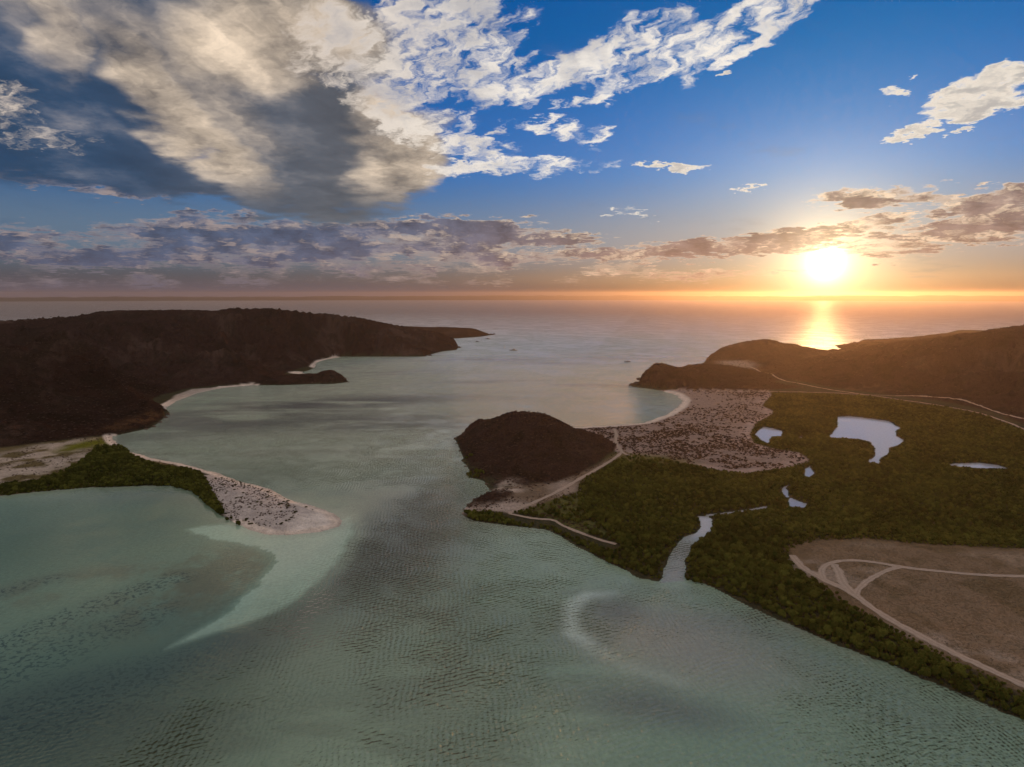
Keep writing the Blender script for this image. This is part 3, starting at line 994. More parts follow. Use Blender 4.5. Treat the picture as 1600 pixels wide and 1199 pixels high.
# ------------------------------------------------------------------ sea
def sea_material():
    m, B = new_mat('sea_water')
    at_ = B.node('ShaderNodeAttribute', attribute_name='cover')
    P = B.node('ShaderNodeNewGeometry').outputs['Position']
    x, y, _ = B.xyz(P)
    dist = B.vm('LENGTH', P)
    # wind ripples: crossing wave trains, bent and patchy, with fine chop between
    nw = B.xyz(B.noise(P, 0.055, 2, 0.55, color=True, dim='2D'))
    chop = B.noise(B.vm('MULTIPLY', P, (1.0, 0.8, 1.0)), 1.15, 2, 0.55, dim='2D')
    h = B.mul(chop, CHOP)
    for k, (deg, wl, slope) in enumerate(RIPPLES):
        kx, ky = 2 * math.pi / wl * math.cos(math.radians(deg)), 2 * math.pi / wl * math.sin(math.radians(deg))
        ph = B.m('MULTIPLY_ADD', nw[k % 3], 30.0 / wl, B.vm('DOT_PRODUCT', P, (kx, ky, 0)))
        ph = B.m('MULTIPLY_ADD', chop, 3.0, ph)
        amp = B.ss(nw[(k + 1) % 3], 0.30, 0.68, 0.15, 1.0)
        h = B.m('MULTIPLY_ADD', B.m('SINE', ph), B.mul(amp, slope * wl / 6.283), h)
    wind = B.ss(B.noise(P, 0.012, 3, 0.6, dim='2D'), 0.32, 0.62, 0.45, 1.0)       # gusts
    # calm water in the lagoon behind the spit and its shoal
    e0, e1 = gnd(553, 835), gnd(330, 1012)
    t = (e1 - e0) / np.linalg.norm(e1 - e0)
    nx, ny = -t[1], t[0]
    if nx < 0:
        nx, ny = -nx, -ny
    off = B.m('MULTIPLY_ADD', y, float(ny), B.m('MULTIPLY_ADD', x, float(nx), -float(nx * e0[0] + ny * e0[1])))
    lee = B.mx(B.ss(off, -12.0, 26.0, 0.10, 1.0), B.ss(y, 370.0, 470.0, 0.0, 0.75))
    calm = B.ss(at_.outputs['Alpha'], -0.1, -0.9, 1.0, 0.04)                          # still ponds
    nrm = bump(B, h, B.mul(B.mul(wind, lee), calm), WAVE)
    rough = B.ss(dist, 300.0, 2500.0, 0.05, 0.52)
    # weed clumps on the bottom, softened by the water
    n1 = B.noise(P, 0.55, 3, 0.65, dim='2D')
    clump = B.mul(B.ss(n1, 0.50, 0.60), B.mx(at_.outputs['Alpha'], 0.0))
    col = B.vm('SCALE', at_.outputs['Color'], scale=B.m('MULTIPLY_ADD', n1, 0.5, 0.75))
    col = B.mix(clump, col, B.vm('MULTIPLY', col, (0.36, 0.38, 0.42)))
    fres = B.node('ShaderNodeFresnel')
    fres.inputs['IOR'].default_value = 1.33
    B.l.new(nrm, fres.inputs['Normal'])
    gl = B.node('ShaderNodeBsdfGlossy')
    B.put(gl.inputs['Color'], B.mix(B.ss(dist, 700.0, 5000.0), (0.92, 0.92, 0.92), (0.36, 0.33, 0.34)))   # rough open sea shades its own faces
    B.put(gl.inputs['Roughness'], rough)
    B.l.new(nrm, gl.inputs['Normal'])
    body = B.node('ShaderNodeBsdfDiffuse')
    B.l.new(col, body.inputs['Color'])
    B.l.new(nrm, body.inputs['Normal'])
    m2 = B.node('ShaderNodeMixShader')
    B.l.new(fres.outputs[0], m2.inputs[0])
    B.l.new(body.outputs[0], m2.inputs[1])
    B.l.new(gl.outputs[0], m2.inputs[2])
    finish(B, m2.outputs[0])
    return m


# wave trains: direction of travel (deg), wavelength (m), steepness
CHOP = 0.30
WAVE = 1.75
RIPPLES = ((118, 2.1, 0.30), (7, 1.75, 0.30), (97, 1.4, 0.16), (148, 3.1, 0.14))

build_terrain()


# ------------------------------------------------------------------ far shore
def build_far_shore():
    m, B = new_mat('far_mountain')
    P = B.node('ShaderNodeNewGeometry').outputs['Position']
    finish(B, diffuse(B, B.mix(B.noise(P, 0.002, 4), (0.08, 0.06, 0.05), (0.13, 0.10, 0.085)), 0.95))
    a = np.radians(np.arange(-92, 92.01, 0.4))
    rows = np.array([14000, 14200, 14600, 15100, 15600, 16200, 16900])
    prof = np.array([-0.1, 0.12, 0.45, 0.8, 1.0, 0.6, -0.1])
    vs = []
    for k, t in enumerate(a):
        deg = math.degrees(t)
        top = 60 + 72 * fbm(np.array([deg * 1.0]), np.array([0.3]), 9.0, 5, 0.55, seed=90)[0] ** 1.3
        top *= 0.55 + 0.45 * (1 - math.exp(-((deg + 45) / 30) ** 2))
        for i, r in enumerate(rows):
            j = 1 + 0.35 * (fbm(np.array([deg * 3.0 + i]), np.array([i * 2.0]), 2.0, 3, seed=95)[0] - 0.5)
            vs.append((r * math.sin(t), r * math.cos(t), top * prof[i] * j))
    nr = len(rows)
    fs = [(k * nr + i, (k + 1) * nr + i, (k + 1) * nr + i + 1, k * nr + i + 1) for k in range(len(a) - 1) for i in range(nr - 1)]
    o = link(bpy.data.objects.new('mountain_range', mesh_from('mountain_range', vs, fs, m)))
    tag(o, kind='structure')


build_far_shore()


# ------------------------------------------------------------------ evening haze
def build_haze():
    m, B = new_mat('haze')
    vol = B.node('ShaderNodeVolumePrincipled')
    vol.inputs['Color'].default_value = (0.82, 0.63, 0.50, 1)
    vol.inputs['Density'].default_value = HAZE_DENSITY
    vol.inputs['Anisotropy'].default_value = 0.77
    finish(B, None, vol.outputs[0])
    s = 17500.0
    v = [(sx * s, sy * s, z) for z in (-45.0, 168.0) for sy in (-1, 1) for sx in (-1, 1)]
    f = [(0, 2, 3, 1), (4, 5, 7, 6), (0, 1, 5, 4), (2, 6, 7, 3), (0, 4, 6, 2), (1, 3, 7, 5)]
    o = link(bpy.data.objects.new('haze', mesh_from('haze', v, f, m, smooth=False)))
    tag(o, kind='stuff')


HAZE_DENSITY = 3.7e-5
build_haze()


# ------------------------------------------------------------------ where pixels land on the built terrain
def drape(pts, z_off=0.0):
    """Follow each sight line to the terrain; one height query for all."""
    t = np.geomspace(150, 2600, 420)
    D = np.array([ray(px, py) for px, py in pts])
    D = D / D[:, 1:2]
    X = D[:, 0:1] * t
    Y = D[:, 1:2] * t
    Z = CAM_H + D[:, 2:3] * t
    H = height_at(X.ravel(), Y.ravel()).reshape(X.shape)
    H = np.maximum(H, 0.0)
    hit = (Z <= H)
    k = hit.argmax(1)
    k = np.where(hit.any(1), k, len(t) - 1)
    out = []
    for i, kk in enumerate(k):
        a = max(kk - 1, 0)
        da, db = Z[i, a] - H[i, a], Z[i, kk] - H[i, kk]
        w = da / (da - db) if da != db else 1.0
        out.append(np.array((X[i, a] + (X[i, kk] - X[i, a]) * w, Y[i, a] + (Y[i, kk] - Y[i, a]) * w)))
    return out


# ------------------------------------------------------------------ dirt tracks
def track_material():
    m, B = new_mat('track_dirt')
    P = B.node('ShaderNodeNewGeometry').outputs['Position']
    n = B.noise(P, 0.7, 4, 0.7, dim='2D')
    u = B.node('ShaderNodeAttribute', attribute_name='across').outputs['Fac']
    rut = B.ss(B.m('ABSOLUTE', B.sub(B.m('ABSOLUTE', u), 0.45)), 0.10, 0.32)      # two worn wheel lines
    col = B.mix(n, (0.21, 0.160, 0.135), (0.41, 0.33, 0.29))
    col = B.mix(B.mul(rut, 0.45), col, (0.23, 0.17, 0.135))
    d = B.node('ShaderNodeBsdfDiffuse')
    B.l.new(col, d.inputs['Color'])
    finish(B, d.outputs[0])
    return m


TRACK_MAT = track_material()
TRACKS = [
    # (pixels, half width in metres)
    ([(1237, 868), (1256, 888), (1287, 906), (1312, 917), (1337, 931), (1381, 962), (1444, 997), (1506, 1028), (1553, 1050), (1600, 1071),
      (1690, 1110)], 1.7),
    ([(1287, 905), (1284, 890), (1300, 880), (1331, 876), (1366, 879), (1406, 886), (1459, 892), (1537, 899), (1600, 901), (1750, 904)], 1.3),
    ([(1303, 882), (1310, 893), (1316, 909), (1326, 920), (1338, 931)], 1.7),
    ([(1406, 886), (1381, 894), (1356, 908), (1342, 921), (1338, 931)], 1.3),
    ([(972, 707), (958, 718), (930, 735), (900, 752), (870, 769), (840, 783), (810, 796), (795, 803)], 1.3),
    ([(795, 803), (830, 810), (862, 813), (880, 822), (905, 832), (935, 843), (963, 851)], 0.9),
    ([(972, 707), (966, 698), (962, 690), (963, 680), (960, 671)], 1.2),
    ([(972, 707), (980, 711), (986, 714)], 1.2),
    ([(1160, 573), (1180, 577), (1210, 588), (1250, 600), (1290, 608), (1330, 614), (1352, 617)], 1.5),
    ([(1120, 612.5), (1200, 612.5), (1290, 614), (1352, 617.5), (1420, 627), (1480, 636), (1530, 646), (1570, 659), (1600, 671), (1700, 715)], 1.4),
    ([(1352, 617), (1420, 619), (1480, 622), (1530, 634), (1600, 655)], 0.9),
]
TRACK_LINES = []


def build_tracks():
    allp = [p for t, _ in TRACKS for p in t]
    hits = drape(allp)
    k = 0
    for pts, hw in TRACKS:
        g = hits[k:k + len(pts)]
        k += len(pts)
        ln = np.array(smooth_line(g, 24))
        TRACK_LINES.append((ln, hw))
        tan = np.gradient(ln, axis=0)
        tan /= np.linalg.norm(tan, axis=1)[:, None] + 1e-9
        nor = np.stack([tan[:, 1], -tan[:, 0]], 1)
        w = hw * (0.8 + 0.5 * fbm(ln[:, 0], ln[:, 1], 9.0, 2, seed=120))
        us = (-1.0, -0.5, 0.0, 0.5, 1.0)
        V, A = [], []
        for u in us:
            rag = 1.0 + (0.75 * (fbm(ln[:, 0] + 50 * u, ln[:, 1], 2.2, 3, 0.6, seed=125) - 0.5) if abs(u) == 1 else 0.0)   # ragged verge
            q = ln + nor * (w * u * rag)[:, None]
            z = np.maximum(height_at(q[:, 0], q[:, 1]), 0.1) + 0.10 + 0.00035 * q[:, 1] - 0.08 * abs(u)
            V.append(np.column_stack([q, z]))
            A.append(np.full(len(ln), u))
        n, m = len(ln), len(us)
        verts = np.concatenate(V)
        faces = [(j * n + i, j * n + i + 1, (j + 1) * n + i + 1, (j + 1) * n + i) for j in range(m - 1) for i in range(n - 1)]
        me = mesh_from('dirt_track', verts, faces, TRACK_MAT)
        a = me.attributes.new('across', 'FLOAT', 'POINT')
        a.data.foreach_set('value', np.concatenate(A).astype(np.float32))
        tag(link(bpy.data.objects.new('dirt_track', me)), kind='structure')


build_tracks()


# ------------------------------------------------------------------ plants
def leaf_material(name, dark, light, trans=0.25):
    m, B = new_mat(name)
    r = B.node('ShaderNodeObjectInfo').outputs['Random']
    P = B.node('ShaderNodeNewGeometry').outputs['Position']
    n = B.noise(P, 0.030, 3, 0.6, dim='2D')
    f = B.m('MULTIPLY_ADD', B.mul(r, r), 0.75, B.mul(B.ss(n, 0.35, 0.68), 0.35))
    col = B.mix(f, dark, light)
    d = B.node('ShaderNodeBsdfDiffuse')
    B.l.new(col, d.inputs['Color'])
    t = B.node('ShaderNodeBsdfTranslucent')
    B.l.new(col, t.inputs['Color'])
    mx = B.node('ShaderNodeMixShader')
    mx.inputs[0].default_value = trans
    B.l.new(d.outputs[0], mx.inputs[1])
    B.l.new(t.outputs[0], mx.inputs[2])
    finish(B, mx.outputs[0])
    return m


MANGROVE_MAT = leaf_material('mangrove_leaf', (0.032, 0.037, 0.008), (0.115, 0.118, 0.024))
SCRUB_MAT = leaf_material('scrub_leaf', (0.045, 0.029, 0.024), (0.090, 0.058, 0.047), 0.1)
SPIT_MAT = leaf_material('spit_leaf', (0.045, 0.042, 0.020), (0.100, 0.085, 0.045), 0.15)
bm_, B_ = new_mat('bark')
finish(B_, diffuse(B_, B_.mix(B_.noise(B_.node('ShaderNodeNewGeometry').outputs['Position'], 4.0, 3), (0.05, 0.04, 0.032), (0.11, 0.085, 0.07))))
BARK_MAT = bm_


def crown_mesh(name, mat, n, leaf, rx, h, seed, lobes=6, base=0.12, core=True):
    """Lumpy crown: leaf sprays through several lobes over a ragged inner mass. Unit of metres."""
    r = np.random.default_rng(seed)
    L = []
    for k in range(lobes):
        a = 2 * math.pi * (k + r.random() * 0.7) / lobes
        d = rx * (0.25 + 0.35 * r.random())
        L.append((d * math.cos(a), d * math.sin(a), h * (0.40 + 0.28 * r.random()), rx * (0.42 + 0.22 * r.random()), h * (0.30 + 0.16 * r.random())))
    L.append((0, 0, h * 0.62, rx * 0.5, h * 0.38))
    V, F = [], []
    for k in range(n):
        cx, cy, cz, lr, lh = L[r.integers(len(L))]
        u = r.normal(size=3)
        u /= np.linalg.norm(u)
        if u[2] < -0.35:
            u[2] *= -1
        q = 0.72 + 0.36 * r.random()
        p = np.array((cx + u[0] * lr * q, cy + u[1] * lr * q, max(base * h, cz + u[2] * lh * q)))
        s = leaf * (0.6 + 0.8 * r.random())
        nrm = u + r.normal(size=3) * 0.55
        nrm /= np.linalg.norm(nrm)
        t = np.cross(nrm, (0.3, 0.2, 1))
        t /= np.linalg.norm(t) + 1e-9
        b = np.cross(nrm, t)
        i = len(V)
        V += [p - t * s, p - b * s * 0.55, p + t * s, p + b * s * 0.55 + nrm * s * 0.25]
        F.append((i, i + 1, i + 2, i + 3))
    if core:
        bm = bmesh.new()
        for cx, cy, cz, lr, lh in L:
            mat4 = Matrix.Translation((cx, cy, cz)) @ Matrix.Diagonal((lr * 0.82, lr * 0.82, lh * 0.85, 1))
            bmesh.ops.create_icosphere(bm, subdivisions=1, radius=1.0, matrix=mat4)
        for v in bm.verts:
            v.co += Vector(r.normal(size=3) * 0.10 * rx)
            v.co.z = max(v.co.z, base * h)
        bm.verts.index_update()
        i = len(V)
        V += [np.array(v.co) for v in bm.verts]
        F += [tuple(i + v.index for v in f.verts) for f in bm.faces]
        bm.free()
    return mesh_from(name, V, F, mat, smooth=False)


def tube(bm, pts, radii, sides=5):
    rings = []
    for k, (p, rad) in enumerate(zip(pts, radii)):
        p = Vector(p)
        a = Vector(pts[min(k + 1, len(pts) - 1)]) - Vector(pts[max(k - 1, 0)])
        a.normalize()
        s = a.orthogonal().normalized()
        t = a.cross(s)
        rings.append([bm.verts.new(p + (s * math.cos(2 * math.pi * j / sides) + t * math.sin(2 * math.pi * j / sides)) * rad) for j in range(sides)])
    for r0, r1 in zip(rings[:-1], rings[1:]):
        for j in range(sides):
            bm.faces.new((r0[j], r0[(j + 1) % sides], r1[(j + 1) % sides], r1[j]))
    bm.faces.new(rings[-1])


def bm_mesh(name, bm, mat, smooth=False):
    me = bpy.data.meshes.new(name)
    bm.normal_update()
    bm.to_mesh(me)
    bm.free()
    me.materials.append(mat)
    if smooth:
        me.polygons.foreach_set('use_smooth', np.ones(len(me.polygons), bool))
    return me


def stilt_mesh(seed, h):
    r = random.Random(seed)
    bm = bmesh.new()
    tube(bm, [(0, 0, -0.3), (0.05, 0.03, h * 0.3), (0.0, 0.0, h * 0.62)], [0.11, 0.09, 0.05])
    for k in range(6):
        a = k * 1.05 + r.random()
        e = 0.6 + 0.6 * r.random()
        tube(bm, [(e * math.cos(a), e * math.sin(a), -0.3), (e * 0.7 * math.cos(a), e * 0.7 * math.sin(a), h * 0.12),
                  (0.05 * math.cos(a), 0.05 * math.sin(a), h * 0.30)], [0.035, 0.04, 0.05], 4)
    for k in range(4):
        a = k * 1.6 + r.random()
        tube(bm, [(0, 0, h * 0.35), (0.6 * math.cos(a), 0.6 * math.sin(a), h * 0.62)], [0.05, 0.025], 4)
    return bm_mesh('trunk', bm, BARK_MAT)


def stuff_instances(name, pts, scl, var, protos):
    """One uncountable mass: points carrying plants (geometry nodes)."""
    src = bpy.data.collections.new(name + '_kinds')
    for i, me in enumerate(protos):
        src.objects.link(bpy.data.objects.new('%s_kind_%d' % (name, i), me))
    me = bpy.data.meshes.new(name)
    me.vertices.add(len(pts))
    me.vertices.foreach_set('co', np.asarray(pts, np.float32).ravel())
    for nm, typ, val in (('size', 'FLOAT', scl), ('variant', 'INT', var), ('turn', 'FLOAT', RNG.random(len(pts)) * 6.283)):
        a = me.attributes.new(nm, typ, 'POINT')
        a.data.foreach_set('value', np.asarray(val, np.int32 if typ == 'INT' else np.float32))
    ng = bpy.data.node_groups.new(name, 'GeometryNodeTree')
    ng.interface.new_socket('Geometry', in_out='INPUT', socket_type='NodeSocketGeometry')
    ng.interface.new_socket('Geometry', in_out='OUTPUT', socket_type='NodeSocketGeometry')
    N, Lk = ng.nodes, ng.links
    gi, go = N.new('NodeGroupInput'), N.new('NodeGroupOutput')
    iop = N.new('GeometryNodeInstanceOnPoints')
    ci = N.new('GeometryNodeCollectionInfo')
    ci.inputs['Collection'].default_value = src
    ci.inputs['Separate Children'].default_value = True
    ci.inputs['Reset Children'].default_value = True
    iop.inputs['Pick Instance'].default_value = True

    def attr(nm, typ):
        a = N.new('GeometryNodeInputNamedAttribute')
        a.data_type = typ
        a.inputs['Name'].default_value = nm
        return next(o for o in a.outputs if o.enabled)
    cz = N.new('ShaderNodeCombineXYZ')
    Lk.new(attr('turn', 'FLOAT'), cz.inputs['Z'])
    e2r = N.new('FunctionNodeEulerToRotation')
    Lk.new(cz.outputs[0], e2r.inputs[0])
    Lk.new(gi.outputs[0], iop.inputs['Points'])
    Lk.new(ci.outputs[0], iop.inputs['Instance'])
    Lk.new(attr('variant', 'INT'), iop.inputs['Instance Index'])
    Lk.new(e2r.outputs[0], iop.inputs['Rotation'])
    Lk.new(attr('size', 'FLOAT'), iop.inputs['Scale'])
    Lk.new(iop.outputs[0], go.inputs[0])
    o = link(bpy.data.objects.new(name, me))
    md = o.modifiers.new('plants', 'NODES')
    md.node_group = ng
    return tag(o, kind='stuff')


def jitter_grid(poly, step, jit=0.9):
    poly = np.asarray(poly)
    lo, hi = poly.min(0), poly.max(0)
    gx, gy = np.meshgrid(np.arange(lo[0], hi[0], step), np.arange(lo[1], hi[1], step))
    x = gx.ravel() + (RNG.random(gx.size) - 0.5) * step * jit
    y = gy.ravel() + (RNG.random(gx.size) - 0.5) * step * jit
    m = inside(x, y, poly)
    return x[m], y[m]


def in_view(x, y, margin=3.0):
    return np.abs(np.degrees(np.arctan2(x, y))) < 37.0 + margin


def track_clear(x, y, extra):
    ok = np.ones(x.shape, bool)
    for ln, hw in TRACK_LINES:
        ok &= line_d(x, y, ln, 12.0) > hw + extra
    return ok


EAST_MANGROVE = G((722, 803), (740, 814), (860, 829), (960, 884), (1030, 909), (1110, 915), (1300, 1004), (1480, 1075), (1600, 1126), (1900, 1270)) + \
    RW((420, 120), (620, 150), (900, 420)) + G((1750, 745), (1600, 678), (1540, 654), (1480, 641), (1420, 632), (1352, 622), (1290, 619), (1204, 617),
    (1190, 640), (1150, 680), (960, 712), (905, 757), (812, 800))


def to_pixel(x, y, z=0.0):
    d = np.array((x, y, z - CAM_H))
    f = d[1] * CP - d[2] * SP
    return 800 + FPX * d[0] / f, 599.5 - FPX * (d[1] * SP + d[2] * CP) / f


def mangrove_label(x, y, s):
    px, py = to_pixel(x, y)
    where = ('near the right picture edge' if px > 1510 else 'below the straight track' if px > 1400 else
             'below the track junction' if px > 1300 else 'left of the track loop' if px > 1180 else 'by the creek mouth')
    shore = float(seg_dist(np.array([x]), np.array([y]), COAST_E, True)[0])
    row = 'leaning over the water' if shore < 4 else 'behind the waterfront row' if shore < 11 else 'on the dry side'
    big = 'large' if s > 1.05 else 'middling' if s > 0.75 else 'low'
    return '%s mangrove bush %s, %s' % (big, row, where)


def build_mangroves():
    xs, ys = [], []
    for poly, step in ((EAST_MANGROVE, 1.85), (WEST_MANGROVE, 1.75)):
        x, y = jitter_grid(poly, step)
        m = in_view(x, y)
        xs.append(x[m])
        ys.append(y[m])
    x, y = np.concatenate(xs), np.concatenate(ys)
    # small clumps at the water under the central hill and along the creek
    for (px, py, n, rad) in ((741, 744, 26, 6.0), (735, 718, 5, 2.5), (360, 812, 3, 1.5), (372, 820, 2, 1.0)):
        c = gnd(px, py)
        a, q = RNG.random(n) * 6.283, np.sqrt(RNG.random(n)) * rad
        x = np.append(x, c[0] + q * np.cos(a) * 1.3)
        y = np.append(y, c[1] + q * np.sin(a))
    n_extra = 36
    f = land_fields(x, y)
    z, hh = height(x, y, f)
    size = 0.62 + 0.75 * RNG.random(len(x)) ** 2.2
    big = fbm(x, y, 35, 3, seed=130)
    size *= 0.78 + 0.5 * big
    # scrubby growth at the dry edges
    edge = np.minimum.reduce([np.abs(sdf(x, y, p, 40.)) for p in (FLAT, DUNE, YARD)])
    size *= 0.55 + 0.45 * sstep(edge, 0.5, 7)
    size *= 0.7 + 0.3 * sstep(np.abs(f['hole']), 0.5, 5)
    keep = (f['land'] > -1.2) & (hh < 0.35)
    for p in (FLAT, DUNE, YARD):
        keep &= ~inside(x, y, p)
    gy = inside(x, y, GREEN_YARD)
    keep &= (~gy) | (RNG.random(len(x)) < 0.22)
    dry = pixel_zone(x, y, 1020, 722, 60, 9)
    keep &= (~dry) | (RNG.random(len(x)) < 0.25)
    keep &= track_clear(x, y, 1.0)
    # nothing stands in the water of ponds and creek, nor leans over them
    tall = size * 2.5
    for fr in (0.0, 0.5, 0.95):
        k = fr * tall / CAM_H
        q = k if fr == 0 else k * np.where(np.hypot(x, y) < 400, 0.3, 1.0)
        h2 = land_fields(x * (1 + q), y * (1 + q))['hole']
        keep &= h2 < -0.4
    for fr in (0.5, 1.0):
        k = fr * tall / CAM_H
        keep &= line_d(x * (1 + k), y * (1 + k), TRACK_LINES[5][0], 12.0) > 2.2
        keep &= line_d(x * (1 + k), y * (1 + k), TRACK_LINES[0][0], 12.0) > 1.6
    keep[-n_extra:] = f['land'][-n_extra:] > -2.5
    x, y, z, size = x[keep], y[keep], np.maximum(z[keep], -0.2), size[keep]
    protos = [crown_mesh('mangrove_mass', MANGROVE_MAT, 150, 0.24, 1.28, 2.2, 200 + i) for i in range(6)]
    fine = [crown_mesh('crown', MANGROVE_MAT, 420, 0.18, 1.32, 2.3, 300 + i, lobes=8) for i in range(5)]
    trunks = [stilt_mesh(400 + i, 2.6) for i in range(3)]
    dist = np.hypot(x, y)
    # the 300 nearest in the picture are trees of their own
    u = np.degrees(np.arctan2(x, y))
    vis = np.where((np.abs(u) < 36.0) & (dist > 165), dist / size, 1e9)
    near = np.argsort(vis)[:300]
    isn = np.zeros(len(x), bool)
    isn[near] = True
    for k in near:
        root = bpy.data.objects.new('mangrove_tree', None)
        root.empty_display_size = 0.5
        root.location = (x[k], y[k], max(z[k], -0.1))
        root.rotation_euler = (0, 0, RNG.random() * 6.283)
        s = size[k]
        root.scale = (s * (0.9 + 0.3 * RNG.random()), s * (0.9 + 0.3 * RNG.random()), s * (0.85 + 0.4 * RNG.random()))
        link(root)
        tag(root, mangrove_label(x[k], y[k], s), 'mangrove', 'mangrove bushes on the strip beside the track')
        link(bpy.data.objects.new('crown', fine[int(RNG.integers(5))]), root)
        link(bpy.data.objects.new('trunk', trunks[int(RNG.integers(3))]), root)
    r = ~isn
    stuff_instances('mangrove_thicket', np.stack([x[r], y[r], z[r] - 0.15], 1), size[r], RNG.integers(0, 6, r.sum()), protos)


def pixel_zone(x, y, px, py, rx, ry):
    return pix_blob(x, y, px, py, rx, ry, 0.05) > 0.5


SPIT_INNER = G((328, 756), (345, 748), (385, 758), (420, 770), (448, 786), (464, 803), (455, 815), (430, 823), (400, 821), (372, 813),
               (352, 800), (338, 780))


def spit_label(x, y):
    px, py = to_pixel(x, y)
    where = ('on the bare sand near the tip' if px > 468 else 'on the brown fringe before the bare tip' if px > 435 else
             'in the middle' if px > 385 else 'beside the mangrove band at the root')
    side = 'bay' if (px - 330) * 0.42 + 745 > py + 12 else 'lagoon' if (px - 330) * 0.42 + 745 < py - 14 else 'inner'
    return 'low shrub %s of the sand spit, %s side' % (where, side)


def dune_label(x, y, s):
    px, py = to_pixel(x, y)
    where = ('beside the round central hill' if px < 990 else 'left of its middle' if px < 1060 else 'right of its middle' if px < 1150 else
             'on the mangrove lobe')
    row = 'near the beach' if py < 680 else 'half way back' if py < 710 else 'along its near edge'
    return '%s maroon scrub clump on the dunes, %s, %s' % ('broad' if s > 0.8 else 'small', where, row)


def build_scrub():
    low = [crown_mesh('scrub_mass', SCRUB_MAT, 70, 0.20, 1.3, 1.0, 500 + i, lobes=5, base=0.02) for i in range(5)]
    spit_m = [crown_mesh('foliage', SPIT_MAT, 130, 0.17, 1.2, 0.95, 520 + i, lobes=6, base=0.02) for i in range(5)]
    dune_m = [crown_mesh('foliage', SCRUB_MAT, 130, 0.18, 1.3, 0.95, 540 + i, lobes=6, base=0.02) for i in range(5)]

    def stems(seed):
        r = random.Random(seed)
        bm = bmesh.new()
        for k in range(4):
            a = k * 1.6 + r.random()
            tube(bm, [(0, 0, -0.1), (0.25 * math.cos(a), 0.25 * math.sin(a), 0.35), (0.6 * math.cos(a), 0.6 * math.sin(a), 0.6)], [0.05, 0.04, 0.02], 4)
        return bm_mesh('stem', bm, BARK_MAT)
    stem_m = stems(5)

    def shrub(px, py, pz, s, mesh, label, group):
        root = bpy.data.objects.new('shrub', None)
        root.empty_display_size = 0.3
        root.location = (px, py, pz - 0.03)
        root.rotation_euler = (0, 0, RNG.random() * 6.283)
        root.scale = (s * (0.8 + 0.5 * RNG.random()), s * (0.8 + 0.5 * RNG.random()), s * (0.7 + 0.3 * RNG.random()))
        link(root)
        tag(root, label, 'shrub', group)
        link(bpy.data.objects.new('foliage', mesh), root)
        link(bpy.data.objects.new('stem', stem_m), root)

    # --- spit
    x, y = jitter_grid(SPIT_SAND, 1.4)
    rim = line_d(x, y, smooth_line(G((352, 800), (372, 813), (400, 821), (430, 823), (455, 815), (464, 803), (448, 786), (420, 770), (385, 758), (345, 748), (328, 756), (338, 780), (352, 800))), 20.)
    inner = inside(x, y, G((328, 756), (345, 748), (385, 758), (420, 770), (448, 786), (464, 803), (455, 815), (430, 823), (400, 821), (372, 813), (352, 800), (338, 780)))
    dens = np.where(rim < 1.6, 0.55, np.where(inner, 0.10 + 0.16 * (fbm(x, y, 9, 2, seed=140) > 0.55), 0.008))
    k = RNG.random(len(x)) < dens
    x, y = x[k], y[k]
    order = RNG.permutation(len(x))[:180]
    x, y = x[order], y[order]
    z = height_at(x, y)
    for i in range(len(x)):
        if z[i] > 0.15:
            shrub(x[i], y[i], z[i], 0.30 + 0.55 * RNG.random() ** 1.5, spit_m[int(RNG.integers(5))],
                  spit_label(x[i], y[i]), 'shrubs on the sand spit')
    # --- dunes
    x, y = jitter_grid(DUNE, 1.6)
    f = land_fields(x, y)
    z, hh = height(x, y, f)
    d = sdf(x, y, DUNE, 100.)
    n = 0.6 * fbm(x, y, 26, 3, 0.55, seed=150) + 0.4 * fbm(x, y, 6, 2, 0.55, seed=155)
    thin = pix_blob(x, y, 1090, 625, 70, 14, .6) + pix_blob(x, y, 1130, 655, 90, 14, .7) * 0.55
    prob = sstep(n, 0.38, 0.58) * 0.60 * (1 - np.clip(thin, 0, 0.95))
    for pl, wd in BEACHES[-1:]:
        prob *= sstep(line_d(x, y, pl, 60.), 10, 18)
    prob *= sstep(d, 0.5, 3)
    k = (RNG.random(len(x)) < prob) & (hh < 0.5) & track_clear(x, y, 1.0) & (f['hole'] < -2)
    # the few dark bushes on the beach below the eastern bluff
    ex = drape([(1092, 614), (1096, 617), (1089, 618), (1085, 624), (1080, 629), (1130, 616), (1150, 615), (1072, 638), (1062, 646), (1055, 641)])
    x = np.concatenate([x[k], [p[0] for p in ex]])
    y = np.concatenate([y[k], [p[1] for p in ex]])
    z = height_at(x, y)
    size = 0.36 + 0.72 * RNG.random(len(x)) ** 1.8
    vis = np.hypot(x, y) / size
    near = set(np.argsort(vis)[:120].tolist())
    rest = [i for i in range(len(x)) if i not in near]
    for i in near:
        shrub(x[i], y[i], z[i], size[i], dune_m[int(RNG.integers(5))],
              dune_label(x[i], y[i], size[i]), 'scrub clumps on the dune field')
    stuff_instances('dune_scrub', np.stack([x[rest], y[rest], z[rest] - 0.03], 1), size[rest], RNG.integers(0, 5, len(rest)), low)

    # --- bare hillsides: thin desert scrub
    X, Y, S = [], [], []
    for h, step in ((HILLS[4], 2.6), (HILLS[1], 4.2), (HILLS[5], 2.4), (HILLS[6], 5.0), (HILLS[8], 8.0), (HILLS[0], 8.5), (HILLS[7], 7.0)):
        x, y = jitter_grid(h['foot'], step, 1.0)
        m = in_view(x, y, 2.0) & (y < 1650) & (RNG.random(len(x)) < 0.55)
        x, y = x[m], y[m]
        X.append(x)
        Y.append(y)
        S.append((0.35 + 0.45 * RNG.random(len(x))) * (1.0 if step < 4 else 1.35))
